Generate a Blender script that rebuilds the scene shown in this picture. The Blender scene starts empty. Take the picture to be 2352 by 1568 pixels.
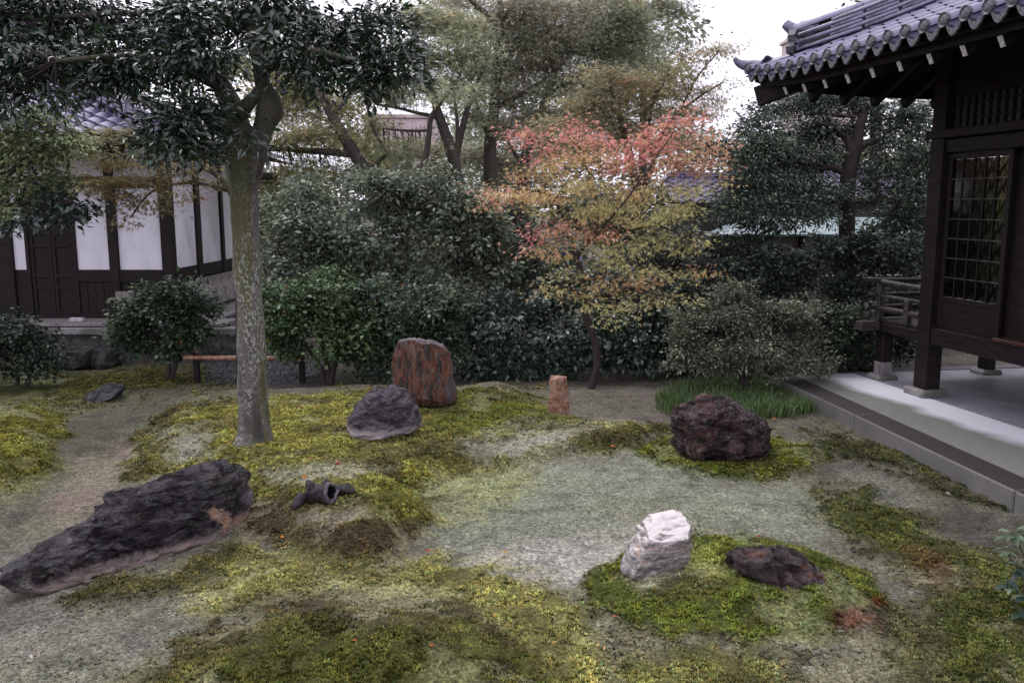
import bpy, bmesh, math, random
import numpy as np
from mathutils import Vector, Matrix, Euler

# ------------------------------------------------------------------ camera, sky, sun, exposure
SC = bpy.context.scene
COL = SC.collection
H = 2.25                      # eye height above the garden floor
PITCH = math.radians(9.0)
FPX = 1981.0                  # focal length in units of a 2352 px wide frame
cam_d = bpy.data.cameras.new('camera')
cam_d.sensor_width = 36.0
cam_d.lens = FPX / 2352.0 * 36.0
cam_d.clip_start = 0.05
cam_d.clip_end = 2000.0
cam = bpy.data.objects.new('camera', cam_d)
cam.location = (0, 0, H)
cam.rotation_euler = (math.radians(90) - PITCH, 0, 0)
COL.objects.link(cam)
SC.camera = cam

world = bpy.data.worlds.new('World')
SC.world = world
world.use_nodes = True
wn = world.node_tree.nodes
wl = world.node_tree.links
wn.clear()
w_out = wn.new('ShaderNodeOutputWorld')
w_bg = wn.new('ShaderNodeBackground')
w_sky = wn.new('ShaderNodeTexSky')
w_sky.sky_type = 'NISHITA'
w_sky.sun_disc = False
SUN_EL, SUN_ROT = math.radians(58), math.radians(-35)
w_sky.sun_elevation = SUN_EL
w_sky.sun_rotation = SUN_ROT
w_sky.air_density = 1.0
w_sky.dust_density = 6.0
w_hs = wn.new('ShaderNodeHueSaturation')
w_hs.inputs['Saturation'].default_value = 0.16
w_mix = wn.new('ShaderNodeMix')            # cloud deck: even grey-white over the clear sky
w_mix.data_type = 'RGBA'
w_mix.inputs[0].default_value = 0.72
w_mix.inputs[7].default_value = (10.9, 10.4, 12.3, 1)
w_bg.inputs['Strength'].default_value = 0.15
wl.new(w_sky.outputs[0], w_hs.inputs['Color'])
wl.new(w_hs.outputs[0], w_mix.inputs[6])
wl.new(w_mix.outputs[2], w_bg.inputs['Color'])
wl.new(w_bg.outputs[0], w_out.inputs[0])

sun_d = bpy.data.lights.new('sun', 'SUN')
sun_d.energy = 1.0
sun_d.angle = math.radians(25)
sun_d.color = (1.0, 0.97, 0.95)
sun = bpy.data.objects.new('sun', sun_d)
sd = Vector((math.sin(SUN_ROT) * math.cos(SUN_EL), math.cos(SUN_ROT) * math.cos(SUN_EL), math.sin(SUN_EL)))
sun.rotation_euler = (-sd).to_track_quat('-Z', 'Y').to_euler()
COL.objects.link(sun)

SC.view_settings.view_transform = 'Standard'
SC.view_settings.look = 'None'
SC.view_settings.exposure = 0.1
SC.view_settings.gamma = 1.0
SC.render.engine = 'CYCLES'
SC.cycles.use_denoising = True
SC.cycles.max_bounces = 6
SC.cycles.diffuse_bounces = 3
SC.cycles.glossy_bounces = 3
SC.cycles.transmission_bounces = 5
SC.cycles.transparent_max_bounces = 12
SC.cycles.sample_clamp_indirect = 6.0
SC.cycles.caustics_reflective = False
SC.cycles.caustics_refractive = False
SC.cycles.filter_width = 1.45

rng = np.random.default_rng(7)
random.seed(7)
cp, sp = math.cos(PITCH), math.sin(PITCH)

# ------------------------------------------------------------------ measuring helpers
def at(x, y, Y):
    """world point seen at frame position x,y (2352 wide) at ground distance Y"""
    v = (784.0 - y) / FPX
    r = (x - 1176.0) / FPX
    ry = v * sp + cp
    return Vector((r / ry * Y, Y, H + (v * cp - sp) / ry * Y))

def flat(x, y, z=0.0):
    v = (784.0 - y) / FPX
    r = (x - 1176.0) / FPX
    ry = v * sp + cp
    rz = v * cp - sp
    s = (z - H) / rz
    return Vector((r * s, ry * s, z))

def project(X, Y, Z):
    dz = Z - H
    d = Y * cp - dz * sp
    d = np.where(np.abs(d) < 1e-3, 1e-3, d)
    return 1176.0 + FPX * X / d, 784.0 - FPX * (Y * sp + dz * cp) / d, d

# ------------------------------------------------------------------ noise
def _hash(ix, iy, iz, seed):
    h = (ix.astype(np.int64) * 374761393 + iy.astype(np.int64) * 668265263 + iz.astype(np.int64) * 2147483647 + seed * 974711) & 0xFFFFFFFF
    h = ((h ^ (h >> 13)) * 1274126177) & 0xFFFFFFFF
    h = (h ^ (h >> 16)) & 0xFFFFFFFF
    return h.astype(np.float64) / 4294967295.0

def vnoise(x, y, z=None, seed=0):
    x = np.asarray(x, float); y = np.asarray(y, float)
    z = np.zeros_like(x) if z is None else np.asarray(z, float)
    x0, y0, z0 = np.floor(x), np.floor(y), np.floor(z)
    fx, fy, fz = x - x0, y - y0, z - z0
    fx, fy, fz = (t * t * (3 - 2 * t) for t in (fx, fy, fz))
    r = 0
    for a in (0, 1):
        wa = fx if a else 1 - fx
        for b in (0, 1):
            wb = fy if b else 1 - fy
            for c in (0, 1):
                wc = fz if c else 1 - fz
                r = r + wa * wb * wc * _hash(x0 + a, y0 + b, z0 + c, seed)
    return r * 2 - 1

def fbm(x, y, z=None, seed=0, octaves=4, gain=0.5):
    z = np.zeros_like(np.asarray(x, float)) if z is None else z
    r, a, f = 0, 1.0, 1.0
    for k in range(octaves):
        r = r + a * vnoise(x * f, y * f, z * f, seed + k * 17)
        a *= gain; f *= 2.03
    return r

# ------------------------------------------------------------------ object helpers
def tag(o, label=None, cat=None, group=None, kind=None):
    if label: o['label'] = label
    if cat: o['category'] = cat
    if group: o['group'] = group
    if kind: o['kind'] = kind
    return o

def empty(name, loc=(0, 0, 0), rz=0.0, parent=None):
    o = bpy.data.objects.new(name, None)
    COL.objects.link(o)
    o.location = loc
    o.rotation_euler = (0, 0, rz)
    o.empty_display_size = 0.2
    o.parent = parent
    return o

def link(name, me, parent=None, mat=None, loc=None, rot=None):
    o = bpy.data.objects.new(name, me)
    COL.objects.link(o)
    if mat is not None and not me.materials:
        me.materials.append(mat)
    if loc is not None: o.location = loc
    if rot is not None: o.rotation_euler = rot
    o.parent = parent
    return o

def mesh_np(name, V, F, mat=None, col=None, smooth=False):
    V = np.ascontiguousarray(V, dtype=np.float32)
    F = np.ascontiguousarray(F, dtype=np.int32)
    me = bpy.data.meshes.new(name)
    n, k = F.shape
    me.vertices.add(len(V)); me.vertices.foreach_set('co', V.ravel())
    me.loops.add(n * k); me.loops.foreach_set('vertex_index', F.ravel())
    me.polygons.add(n)
    me.polygons.foreach_set('loop_start', np.arange(0, n * k, k, dtype=np.int32))
    me.polygons.foreach_set('loop_total', np.full(n, k, dtype=np.int32))
    if smooth:
        me.polygons.foreach_set('use_smooth', np.ones(n, dtype=bool))
    me.update(calc_edges=True)
    if col is not None:
        a = me.color_attributes.new('Col', 'FLOAT_COLOR', 'POINT')
        c = np.ones((len(V), 4), dtype=np.float32); c[:, :3] = col
        a.data.foreach_set('color', c.ravel())
    if mat is not None:
        me.materials.append(mat)
    return me

def box_mesh(name, sx, sy, sz, mat=None, bevel=0.006):
    bm = bmesh.new()
    bmesh.ops.create_cube(bm, size=1.0)
    for v in bm.verts:
        v.co = Vector((v.co.x * sx, v.co.y * sy, v.co.z * sz))
    b = min(bevel, 0.3 * min(sx, sy, sz))
    if b > 0:
        bmesh.ops.bevel(bm, geom=bm.edges[:], offset=b, segments=1, affect='EDGES', profile=0.7)
    me = bpy.data.meshes.new(name); bm.to_mesh(me); bm.free()
    if mat: me.materials.append(mat)
    return me

def box(name, parent, mat, lo, hi, bevel=0.006, rot=None):
    lo, hi = Vector(lo), Vector(hi)
    s = hi - lo
    me = box_mesh(name, s.x, s.y, s.z, mat, bevel)
    return link(name, me, parent, None, (lo + hi) / 2, rot)

def tube_arrays(pts, rad, sides=8, cap=True, wob=0.0, seed=0):
    pts = [Vector(p) for p in pts]
    V, F = [], []
    n = len(pts)
    up = Vector((0.13, 0.9, 0.2)).normalized()
    for i, p in enumerate(pts):
        t = (pts[min(i + 1, n - 1)] - pts[max(i - 1, 0)])
        t = t.normalized() if t.length > 1e-9 else Vector((0, 0, 1))
        s = t.cross(up)
        if s.length < 1e-3: s = t.cross(Vector((1, 0, 0)))
        s.normalize(); b = s.cross(t).normalized()
        for k in range(sides):
            a = 2 * math.pi * k / sides
            w = 1.0
            if wob:
                q = p * 6.0
                w += wob * float(vnoise(np.array([math.cos(a) * 1.7 + q.x]), np.array([math.sin(a) * 1.7 + q.y]), np.array([q.z]), seed)[0])
            V.append(p + (s * math.cos(a) + b * math.sin(a)) * rad[i] * w)
    for i in range(n - 1):
        for k in range(sides):
            a0 = i * sides + k; a1 = i * sides + (k + 1) % sides
            F.append((a0, a1, a1 + sides, a0 + sides))
    if cap:
        c = len(V); V.append(pts[-1]); o = (n - 1) * sides
        for k in range(sides):
            F.append((o + k, o + (k + 1) % sides, c, c))
    return V, F

def smooth_path(pts, rad, sub=4):
    """Catmull-Rom through control points"""
    P = [Vector(p) for p in pts]
    out, orad = [], []
    for i in range(len(P) - 1):
        p0 = P[max(i - 1, 0)]; p1 = P[i]; p2 = P[i + 1]; p3 = P[min(i + 2, len(P) - 1)]
        for k in range(sub):
            t = k / sub
            out.append(0.5 * ((2 * p1) + (p2 - p0) * t + (2 * p0 - 5 * p1 + 4 * p2 - p3) * t * t + (3 * p1 - p0 - 3 * p2 + p3) * t ** 3))
            orad.append(rad[i] * (1 - t) + rad[i + 1] * t)
    out.append(P[-1]); orad.append(rad[-1])
    return out, orad

def mesh_poly(name, V, F, mat=None, smooth=True):
    me = bpy.data.meshes.new(name)
    F2 = [tuple(dict.fromkeys(f)) for f in F]
    me.from_pydata([tuple(v) for v in V], [], F2)
    if smooth:
        me.polygons.foreach_set('use_smooth', np.ones(len(F2), dtype=bool))
    me.update()
    if mat: me.materials.append(mat)
    return me

def tube(name, parent, mat, pts, rad, sides=10, sub=4, wob=0.0, seed=0):
    p, r = smooth_path(pts, rad, sub) if sub > 1 else (pts, rad)
    V, F = tube_arrays(p, r, sides, True, wob, seed)
    return link(name, mesh_poly(name, V, F, mat), parent)

# ------------------------------------------------------------------ materials
def new_mat(name):
    m = bpy.data.materials.new(name); m.use_nodes = True
    nt = m.node_tree; nt.nodes.clear()
    out = nt.nodes.new('ShaderNodeOutputMaterial')
    bs = nt.nodes.new('ShaderNodeBsdfPrincipled')
    nt.links.new(bs.outputs[0], out.inputs[0])
    return m, nt, bs, out

def N(nt, typ, **kw):
    n = nt.nodes.new(typ)
    for k, v in kw.items():
        if k in ('operation', 'blend_type', 'data_type', 'noise_dimensions', 'musgrave_type', 'feature', 'wave_type', 'bands_direction', 'attribute_name', 'layer_name', 'vector_type', 'distance'):
            setattr(n, k, v)
        else:
            n.inputs[k].default_value = v
    return n

def noise_fac(nt, scale, detail=4.0, rough=0.55, stretch=(1, 1, 1), src=None, coord='Object', dist=0.0):
    tc = nt.nodes.new('ShaderNodeTexCoord')
    mp = nt.nodes.new('ShaderNodeMapping')
    mp.inputs['Scale'].default_value = stretch
    nt.links.new(tc.outputs[coord], mp.inputs['Vector'])
    nz = N(nt, 'ShaderNodeTexNoise', Scale=scale, Detail=detail, Roughness=rough, Distortion=dist)
    nt.links.new(mp.outputs[0], nz.inputs['Vector'])
    return nz.outputs['Fac']

def ramp(nt, fac, stops):
    r = nt.nodes.new('ShaderNodeValToRGB')
    e = r.color_ramp.elements
    while len(e) > 1: e.remove(e[-1])
    e[0].position = stops[0][0]; e[0].color = (*stops[0][1], 1)
    for p, c in stops[1:]:
        q = e.new(p); q.color = (*c, 1)
    nt.links.new(fac, r.inputs[0])
    return r.outputs[0]

def mixc(nt, fac, a, b, blend='MIX'):
    m = nt.nodes.new('ShaderNodeMix'); m.data_type = 'RGBA'; m.blend_type = blend
    for sock, v in ((0, fac), (6, a), (7, b)):
        if isinstance(v, (int, float)): m.inputs[sock].default_value = v
        elif isinstance(v, tuple): m.inputs[sock].default_value = (*v, 1) if len(v) == 3 else v
        else: nt.links.new(v, m.inputs[sock])
    return m.outputs[2]

def bump(nt, bs, fac, strength=0.3, dist=0.02):
    b = N(nt, 'ShaderNodeBump', Strength=strength, Distance=dist)
    nt.links.new(fac, b.inputs['Height'])
    nt.links.new(b.outputs[0], bs.inputs['Normal'])

def grain_mat(name, c1, c2, scale=6.0, stretch=(1, 1, 1), rough=0.6, bumps=0.3, bdist=0.01, detail=6, spec=0.5, c3=None, s3=1.5, lo=0.41, hi=0.59):
    m, nt, bs, out = new_mat(name)
    f = noise_fac(nt, scale, detail, 0.6, stretch)
    c = ramp(nt, f, [(lo, c1), (hi, c2)])
    if c3 is not None:
        g = noise_fac(nt, s3, 5, 0.6, stretch)
        k = ramp(nt, g, [(0.48, (0, 0, 0)), (0.58, (1, 1, 1))])
        c = mixc(nt, k, c, c3)
    nt.links.new(c, bs.inputs['Base Color'])
    bs.inputs['Roughness'].default_value = rough
    bs.inputs['Specular IOR Level'].default_value = spec
    if bumps: bump(nt, bs, f, bumps, bdist)
    return m

def leaf_mat(name, rough=0.45, trans=0.22, spec=0.5):
    m, nt, bs, out = new_mat(name)
    a = nt.nodes.new('ShaderNodeVertexColor'); a.layer_name = 'Col'
    nt.links.new(a.outputs[0], bs.inputs['Base Color'])
    bs.inputs['Roughness'].default_value = rough
    bs.inputs['Specular IOR Level'].default_value = spec
    tr = nt.nodes.new('ShaderNodeBsdfTranslucent')
    nt.links.new(a.outputs[0], tr.inputs[0])
    mx = nt.nodes.new('ShaderNodeMixShader'); mx.inputs[0].default_value = trans
    nt.links.new(bs.outputs[0], mx.inputs[1]); nt.links.new(tr.outputs[0], mx.inputs[2])
    nt.links.new(mx.outputs[0], out.inputs[0])
    return m

M = {}
M['leaf_gloss'] = leaf_mat('glossy_leaf', 0.26, 0.10, 0.8)
M['leaf_mid'] = leaf_mat('shrub_leaf', 0.46, 0.22, 0.4)
M['leaf_soft'] = leaf_mat('maple_leaf', 0.6, 0.48, 0.3)
M['leaf_thin'] = leaf_mat('thin_maple_leaf', 0.6, 0.6, 0.25)
M['grass'] = leaf_mat('grass_blade', 0.6, 0.3, 0.3)
M['moss'] = leaf_mat('moss_tuft', 0.85, 0.25, 0.15)
M['wood_dark'] = grain_mat('dark_timber', (0.008, 0.006, 0.0065), (0.02, 0.014, 0.0135), 5, (1, 1, 12), 0.6, 0.2, 0.004, spec=0.22)
M['wood_dark_h'] = grain_mat('dark_timber_across', (0.008, 0.006, 0.007), (0.02, 0.014, 0.014), 5, (8, 1, 8), 0.6, 0.2, 0.004, spec=0.22)
M['wood_eave'] = grain_mat('eave_timber', (0.008, 0.006, 0.008), (0.02, 0.014, 0.016), 6, (3, 3, 3), 0.6, 0.2, 0.004, spec=0.2)
M['wood_red'] = grain_mat('red_brown_timber', (0.035, 0.011, 0.008), (0.085, 0.028, 0.018), 5, (1, 6, 1), 0.35, 0.15, 0.003)
M['wood_grey'] = grain_mat('weathered_board', (0.13, 0.12, 0.12), (0.30, 0.28, 0.27), 7, (14, 2, 1.0), 0.75, 0.3, 0.004)
M['wood_rail'] = grain_mat('railing_timber', (0.02, 0.017, 0.017), (0.07, 0.06, 0.06), 6, (3, 3, 6), 0.5, 0.2, 0.004)
M['white_paint'] = grain_mat('white_paint', (0.34, 0.33, 0.34), (0.58, 0.57, 0.58), 30, (1, 1, 1), 0.7, 0.1, 0.002)
M['tile'] = grain_mat('roof_tile_clay', (0.052, 0.049, 0.085), (0.145, 0.136, 0.215), 9, (1, 1, 1), 0.28, 0.15, 0.004, c3=(0.21, 0.196, 0.29), s3=3.0)
M['tile_dark'] = grain_mat('roof_tile_end', (0.03, 0.03, 0.035), (0.10, 0.095, 0.11), 40, (1, 1, 1), 0.5, 0.4, 0.006)
M['granite'] = grain_mat('granite', (0.14, 0.14, 0.14), (0.34, 0.33, 0.32), 60, (1, 1, 1), 0.7, 0.2, 0.003, c3=(0.12, 0.12, 0.10), s3=2.0)
M['foundation'] = grain_mat('foundation_stone', (0.035, 0.033, 0.03), (0.11, 0.10, 0.095), 8, (1, 1, 1), 0.8, 0.5, 0.02)
M['bamboo'] = grain_mat('bamboo', (0.20, 0.09, 0.05), (0.38, 0.22, 0.14), 4, (6, 1, 1), 0.35, 0.1, 0.002)
M['bamboo_end'] = grain_mat('bamboo_cut', (0.3, 0.2, 0.12), (0.45, 0.32, 0.2), 40)
M['copper'] = grain_mat('green_copper', (0.10, 0.18, 0.18), (0.22, 0.31, 0.30), 3, (1, 6, 1), 0.3, 0.1, 0.003)
M['plaster_beige'] = grain_mat('beige_plaster', (0.18, 0.16, 0.14), (0.27, 0.24, 0.21), 2, (1, 1, 1), 0.85, 0.1, 0.004)
M['concrete_pink'] = grain_mat('pale_concrete', (0.46, 0.37, 0.37), (0.56, 0.46, 0.46), 0.4, (1, 1, 1), 0.8, 0)
M['tarp'] = grain_mat('blue_tarpaulin', (0.01, 0.02, 0.22), (0.02, 0.06, 0.45), 3, (1, 1, 1), 0.4, 0.5, 0.05)
M['metal'] = grain_mat('dull_metal', (0.2, 0.2, 0.21), (0.4, 0.4, 0.42), 5, (1, 1, 1), 0.3, 0)
M['iron'] = grain_mat('iron', (0.015, 0.015, 0.015), (0.04, 0.038, 0.036), 8)

def plaster_white():
    m, nt, bs, out = new_mat('white_plaster')
    f = noise_fac(nt, 1.3, 6, 0.6, (1.5, 1.5, 0.5))
    c = ramp(nt, f, [(0.4, (0.66, 0.64, 0.69)), (0.6, (0.78, 0.76, 0.83))])
    g = noise_fac(nt, 3.0, 6, 0.7)
    k = ramp(nt, g, [(0.52, (0, 0, 0)), (0.68, (0.4, 0.4, 0.4))])
    c = mixc(nt, k, c, (0.42, 0.40, 0.37))
    nt.links.new(c, bs.inputs['Base Color']); bs.inputs['Roughness'].default_value = 0.85
    bump(nt, bs, noise_fac(nt, 25, 4), 0.1, 0.004)
    return m
M['plaster'] = plaster_white()

def glass():
    m, nt, bs, out = new_mat('old_window_glass')
    nt.nodes.remove(bs)
    t = nt.nodes.new('ShaderNodeBsdfTransparent'); t.inputs[0].default_value = (0.55, 0.58, 0.52, 1)
    g = nt.nodes.new('ShaderNodeBsdfGlossy'); g.inputs['Roughness'].default_value = 0.06
    g.inputs[0].default_value = (0.9, 0.9, 0.9, 1)
    bmp = N(nt, 'ShaderNodeBump', Strength=0.06, Distance=0.02)
    nt.links.new(noise_fac(nt, 7, 2), bmp.inputs['Height'])
    nt.links.new(bmp.outputs[0], g.inputs['Normal'])
    fr = nt.nodes.new('ShaderNodeFresnel'); fr.inputs[0].default_value = 1.32
    mx = nt.nodes.new('ShaderNodeMixShader')
    nt.links.new(fr.outputs[0], mx.inputs[0]); nt.links.new(t.outputs[0], mx.inputs[1]); nt.links.new(g.outputs[0], mx.inputs[2])
    nt.links.new(mx.outputs[0], out.inputs[0])
    return m
M['glass'] = glass()

def bark_mat(name, c1, c2, lichen=None, moss=None, lich_lo=0.52, stretch=(1, 1, 0.35), scale=9, rough=0.85, bumpd=0.02):
    m, nt, bs, out = new_mat(name)
    f = noise_fac(nt, scale, 7, 0.65, stretch, dist=0.6)
    c = ramp(nt, f, [(0.3, c1), (0.7, c2)])
    if moss:
        k = ramp(nt, noise_fac(nt, 2.6, 5, 0.6, (1.6, 1.6, 0.3)), [(0.50, (0, 0, 0)), (0.62, (0.85, 0.85, 0.85))])
        c = mixc(nt, k, c, moss)
    if lichen:
        k = ramp(nt, noise_fac(nt, 16, 10, 0.82, (1, 1, 0.28), dist=0.4), [(lich_lo, (0, 0, 0)), (lich_lo + 0.12, (0.9, 0.9, 0.9))])
        k = mixc(nt, 1.0, k, ramp(nt, noise_fac(nt, 60, 4, 0.7), [(0.3, (0.35, 0.35, 0.35)), (0.6, (1, 1, 1))]), 'MULTIPLY')
        c = mixc(nt, k, c, lichen)
    nt.links.new(c, bs.inputs['Base Color'])
    bs.inputs['Roughness'].default_value = rough
    bump(nt, bs, f, 0.7, bumpd)
    return m
def camellia_bark():
    m, nt, bs, out = new_mat('lichened_bark')
    f = noise_fac(nt, 14, 9, 0.75, (1, 1, 0.5))
    c = ramp(nt, f, [(0.32, (0.05, 0.046, 0.043)), (0.68, (0.15, 0.14, 0.125))])
    k = ramp(nt, noise_fac(nt, 2.4, 6, 0.65, (2.2, 2.2, 0.22)), [(0.47, (0, 0, 0)), (0.55, (0.9, 0.9, 0.9))])
    c = mixc(nt, k, c, (0.075, 0.08, 0.022))
    k = ramp(nt, noise_fac(nt, 2.0, 5, 0.6, (2.5, 2.5, 0.15), dist=0.2), [(0.52, (0, 0, 0)), (0.60, (0.85, 0.85, 0.85))])
    c = mixc(nt, k, c, (0.03, 0.026, 0.026))
    g = noise_fac(nt, 48, 6, 0.7, (1, 1, 0.7))
    k = mixc(nt, 1.0, ramp(nt, g, [(0.50, (0, 0, 0)), (0.60, (0.9, 0.9, 0.9))]), ramp(nt, noise_fac(nt, 3.5, 5, 0.6, (2, 2, 0.35)), [(0.44, (0.03, 0.03, 0.03)), (0.55, (1, 1, 1))]), 'MULTIPLY')
    # lichen thins out and wet dark bark with moss takes over higher up the stem
    tc = nt.nodes.new('ShaderNodeTexCoord'); s = nt.nodes.new('ShaderNodeSeparateXYZ'); nt.links.new(tc.outputs['Object'], s.inputs[0])
    r = N(nt, 'ShaderNodeMapRange'); nt.links.new(s.outputs[2], r.inputs[0]); r.inputs[1].default_value = 1.7; r.inputs[2].default_value = 2.9; r.inputs[3].default_value = 1; r.inputs[4].default_value = 0.12
    k = mixc(nt, 1.0, k, r.outputs[0], 'MULTIPLY')
    up = N(nt, 'ShaderNodeMapRange'); nt.links.new(s.outputs[2], up.inputs[0]); up.inputs[1].default_value = 1.9; up.inputs[2].default_value = 3.0; up.inputs[4].default_value = 0.75
    c = mixc(nt, up.outputs[0], c, mixc(nt, f, (0.018, 0.015, 0.013), (0.06, 0.056, 0.03)))
    c = mixc(nt, k, c, (0.40, 0.41, 0.35))
    nt.links.new(c, bs.inputs['Base Color']); bs.inputs['Roughness'].default_value = 0.8
    bump(nt, bs, f, 0.8, 0.02)
    return m
M['bark_camellia'] = camellia_bark()
M['bark_maple'] = bark_mat('mossy_maple_bark', (0.025, 0.02, 0.018), (0.07, 0.06, 0.05), moss=(0.06, 0.065, 0.025))
M['bark_dark'] = bark_mat('dark_bark', (0.02, 0.014, 0.013), (0.06, 0.045, 0.04))

# ------------------------------------------------------------------ ground: shape and cover
def P_(s):
    a = [float(t) for t in s.replace(',', ' ').split()]
    return np.array(a).reshape(-1, 2)

def signed_dist(px, py, poly):
    n = len(poly)
    d = np.full(px.shape, 1e9); inside = np.zeros(px.shape, bool)
    for i in range(n):
        x1, y1 = poly[i]; x2, y2 = poly[(i + 1) % n]
        ex, ey = x2 - x1, y2 - y1
        t = np.clip(((px - x1) * ex + (py - y1) * ey) / (ex * ex + ey * ey + 1e-9), 0, 1)
        d = np.minimum(d, np.hypot(px - x1 - t * ex, (py - y1 - t * ey)))
        cond = ((y1 > py) != (y2 > py)) & (px < (x2 - x1) * (py - y1) / (y2 - y1 + 1e-12) + x1)
        inside ^= cond
    return np.where(inside, d, -d)

def sstep(a, b, x):
    t = np.clip((x - a) / (b - a), 0, 1)
    return t * t * (3 - 2 * t)

MOUND_A = P_('300,1105 315,1040 365,965 430,925 550,912 700,905 820,898 900,900 1000,910 1070,900 1145,890 1215,903 1260,930 1330,962 1440,972 1530,985 1480,1020 1400,1042 1320,1052 1200,1064 1100,1092 1000,1112 940,1122 1000,1160 1035,1195 960,1225 900,1255 820,1305 720,1312 650,1262 600,1232 570,1130 480,1085 400,1100')
# plan polygons (metres) of the frame polygons, measured on the flat garden floor
def plan(poly):
    return np.array([[flat(x, y).x, flat(x, y).y] for x, y in poly])

HEIGHTS = [  # polygon, rise, width of the slope (m)
    (plan(MOUND_A), 0.15, 0.38),
    (plan(P_('640,1215 660,1150 760,1110 880,1115 1000,1160 1030,1200 950,1235 860,1290 740,1300')), 0.11, 0.45),
    (plan(P_('1000,930 1070,903 1145,893 1215,906 1240,960 1150,1000 1040,990')), 0.09, 0.7),
    (plan(P_('1470,1045 1540,1005 1750,995 1870,1010 1920,1050 1880,1088 1800,1103 1640,1095 1520,1072')), 0.07, 0.30),
    (plan(P_('1335,1335 1430,1275 1600,1228 1700,1235 1850,1260 1970,1310 2060,1400 1990,1470 1800,1475 1560,1470 1420,1420 1345,1375')), 0.08, 0.45),
    (plan(P_('380,1640 500,1490 640,1400 900,1385 1090,1400 1180,1470 1260,1568 1260,1640')), 0.14, 0.5),
    (plan(P_('-150,940 60,935 120,950 145,985 130,1060 60,1115 -150,1150')), 0.16, 0.4),
    (plan(P_('1880,1135 2000,1140 2100,1190 2200,1250 2352,1300 2500,1400 2500,1700 2180,1640 2130,1450 2080,1330 1980,1270 1900,1200')), 0.07, 0.4),
]
TERRACE_Z = 0.16

def gz(X, Y):
    X = np.asarray(X, float); Y = np.asarray(Y, float)
    z = 0.025 * fbm(X * 0.8, Y * 0.8, seed=3, octaves=3)
    m = (np.abs(X) < 9) & (Y > 2) & (Y < 14)
    if m.any():
        xs, ys = X[m], Y[m]
        wx = xs + 0.10 * fbm(xs * 2.2, ys * 2.2, seed=21, octaves=2)
        wy = ys + 0.10 * fbm(xs * 2.2, ys * 2.2, seed=31, octaves=2)
        zz = np.zeros_like(xs)
        for poly, rise, wd in HEIGHTS:
            zz += rise * sstep(-0.06, wd, signed_dist(wx, wy, poly))
        z = z.copy(); z[m] += zz
    return z

def gz1(x, y):
    return float(gz(np.array([x]), np.array([y]))[0])

def on_ground(x, y):
    z = 0.0
    for _ in range(6):
        p = flat(x, y, z); z = 0.5 * z + 0.5 * gz1(p.x, p.y)
    p = flat(x, y, z)
    return Vector((p.x, p.y, gz1(p.x, p.y)))

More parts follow.
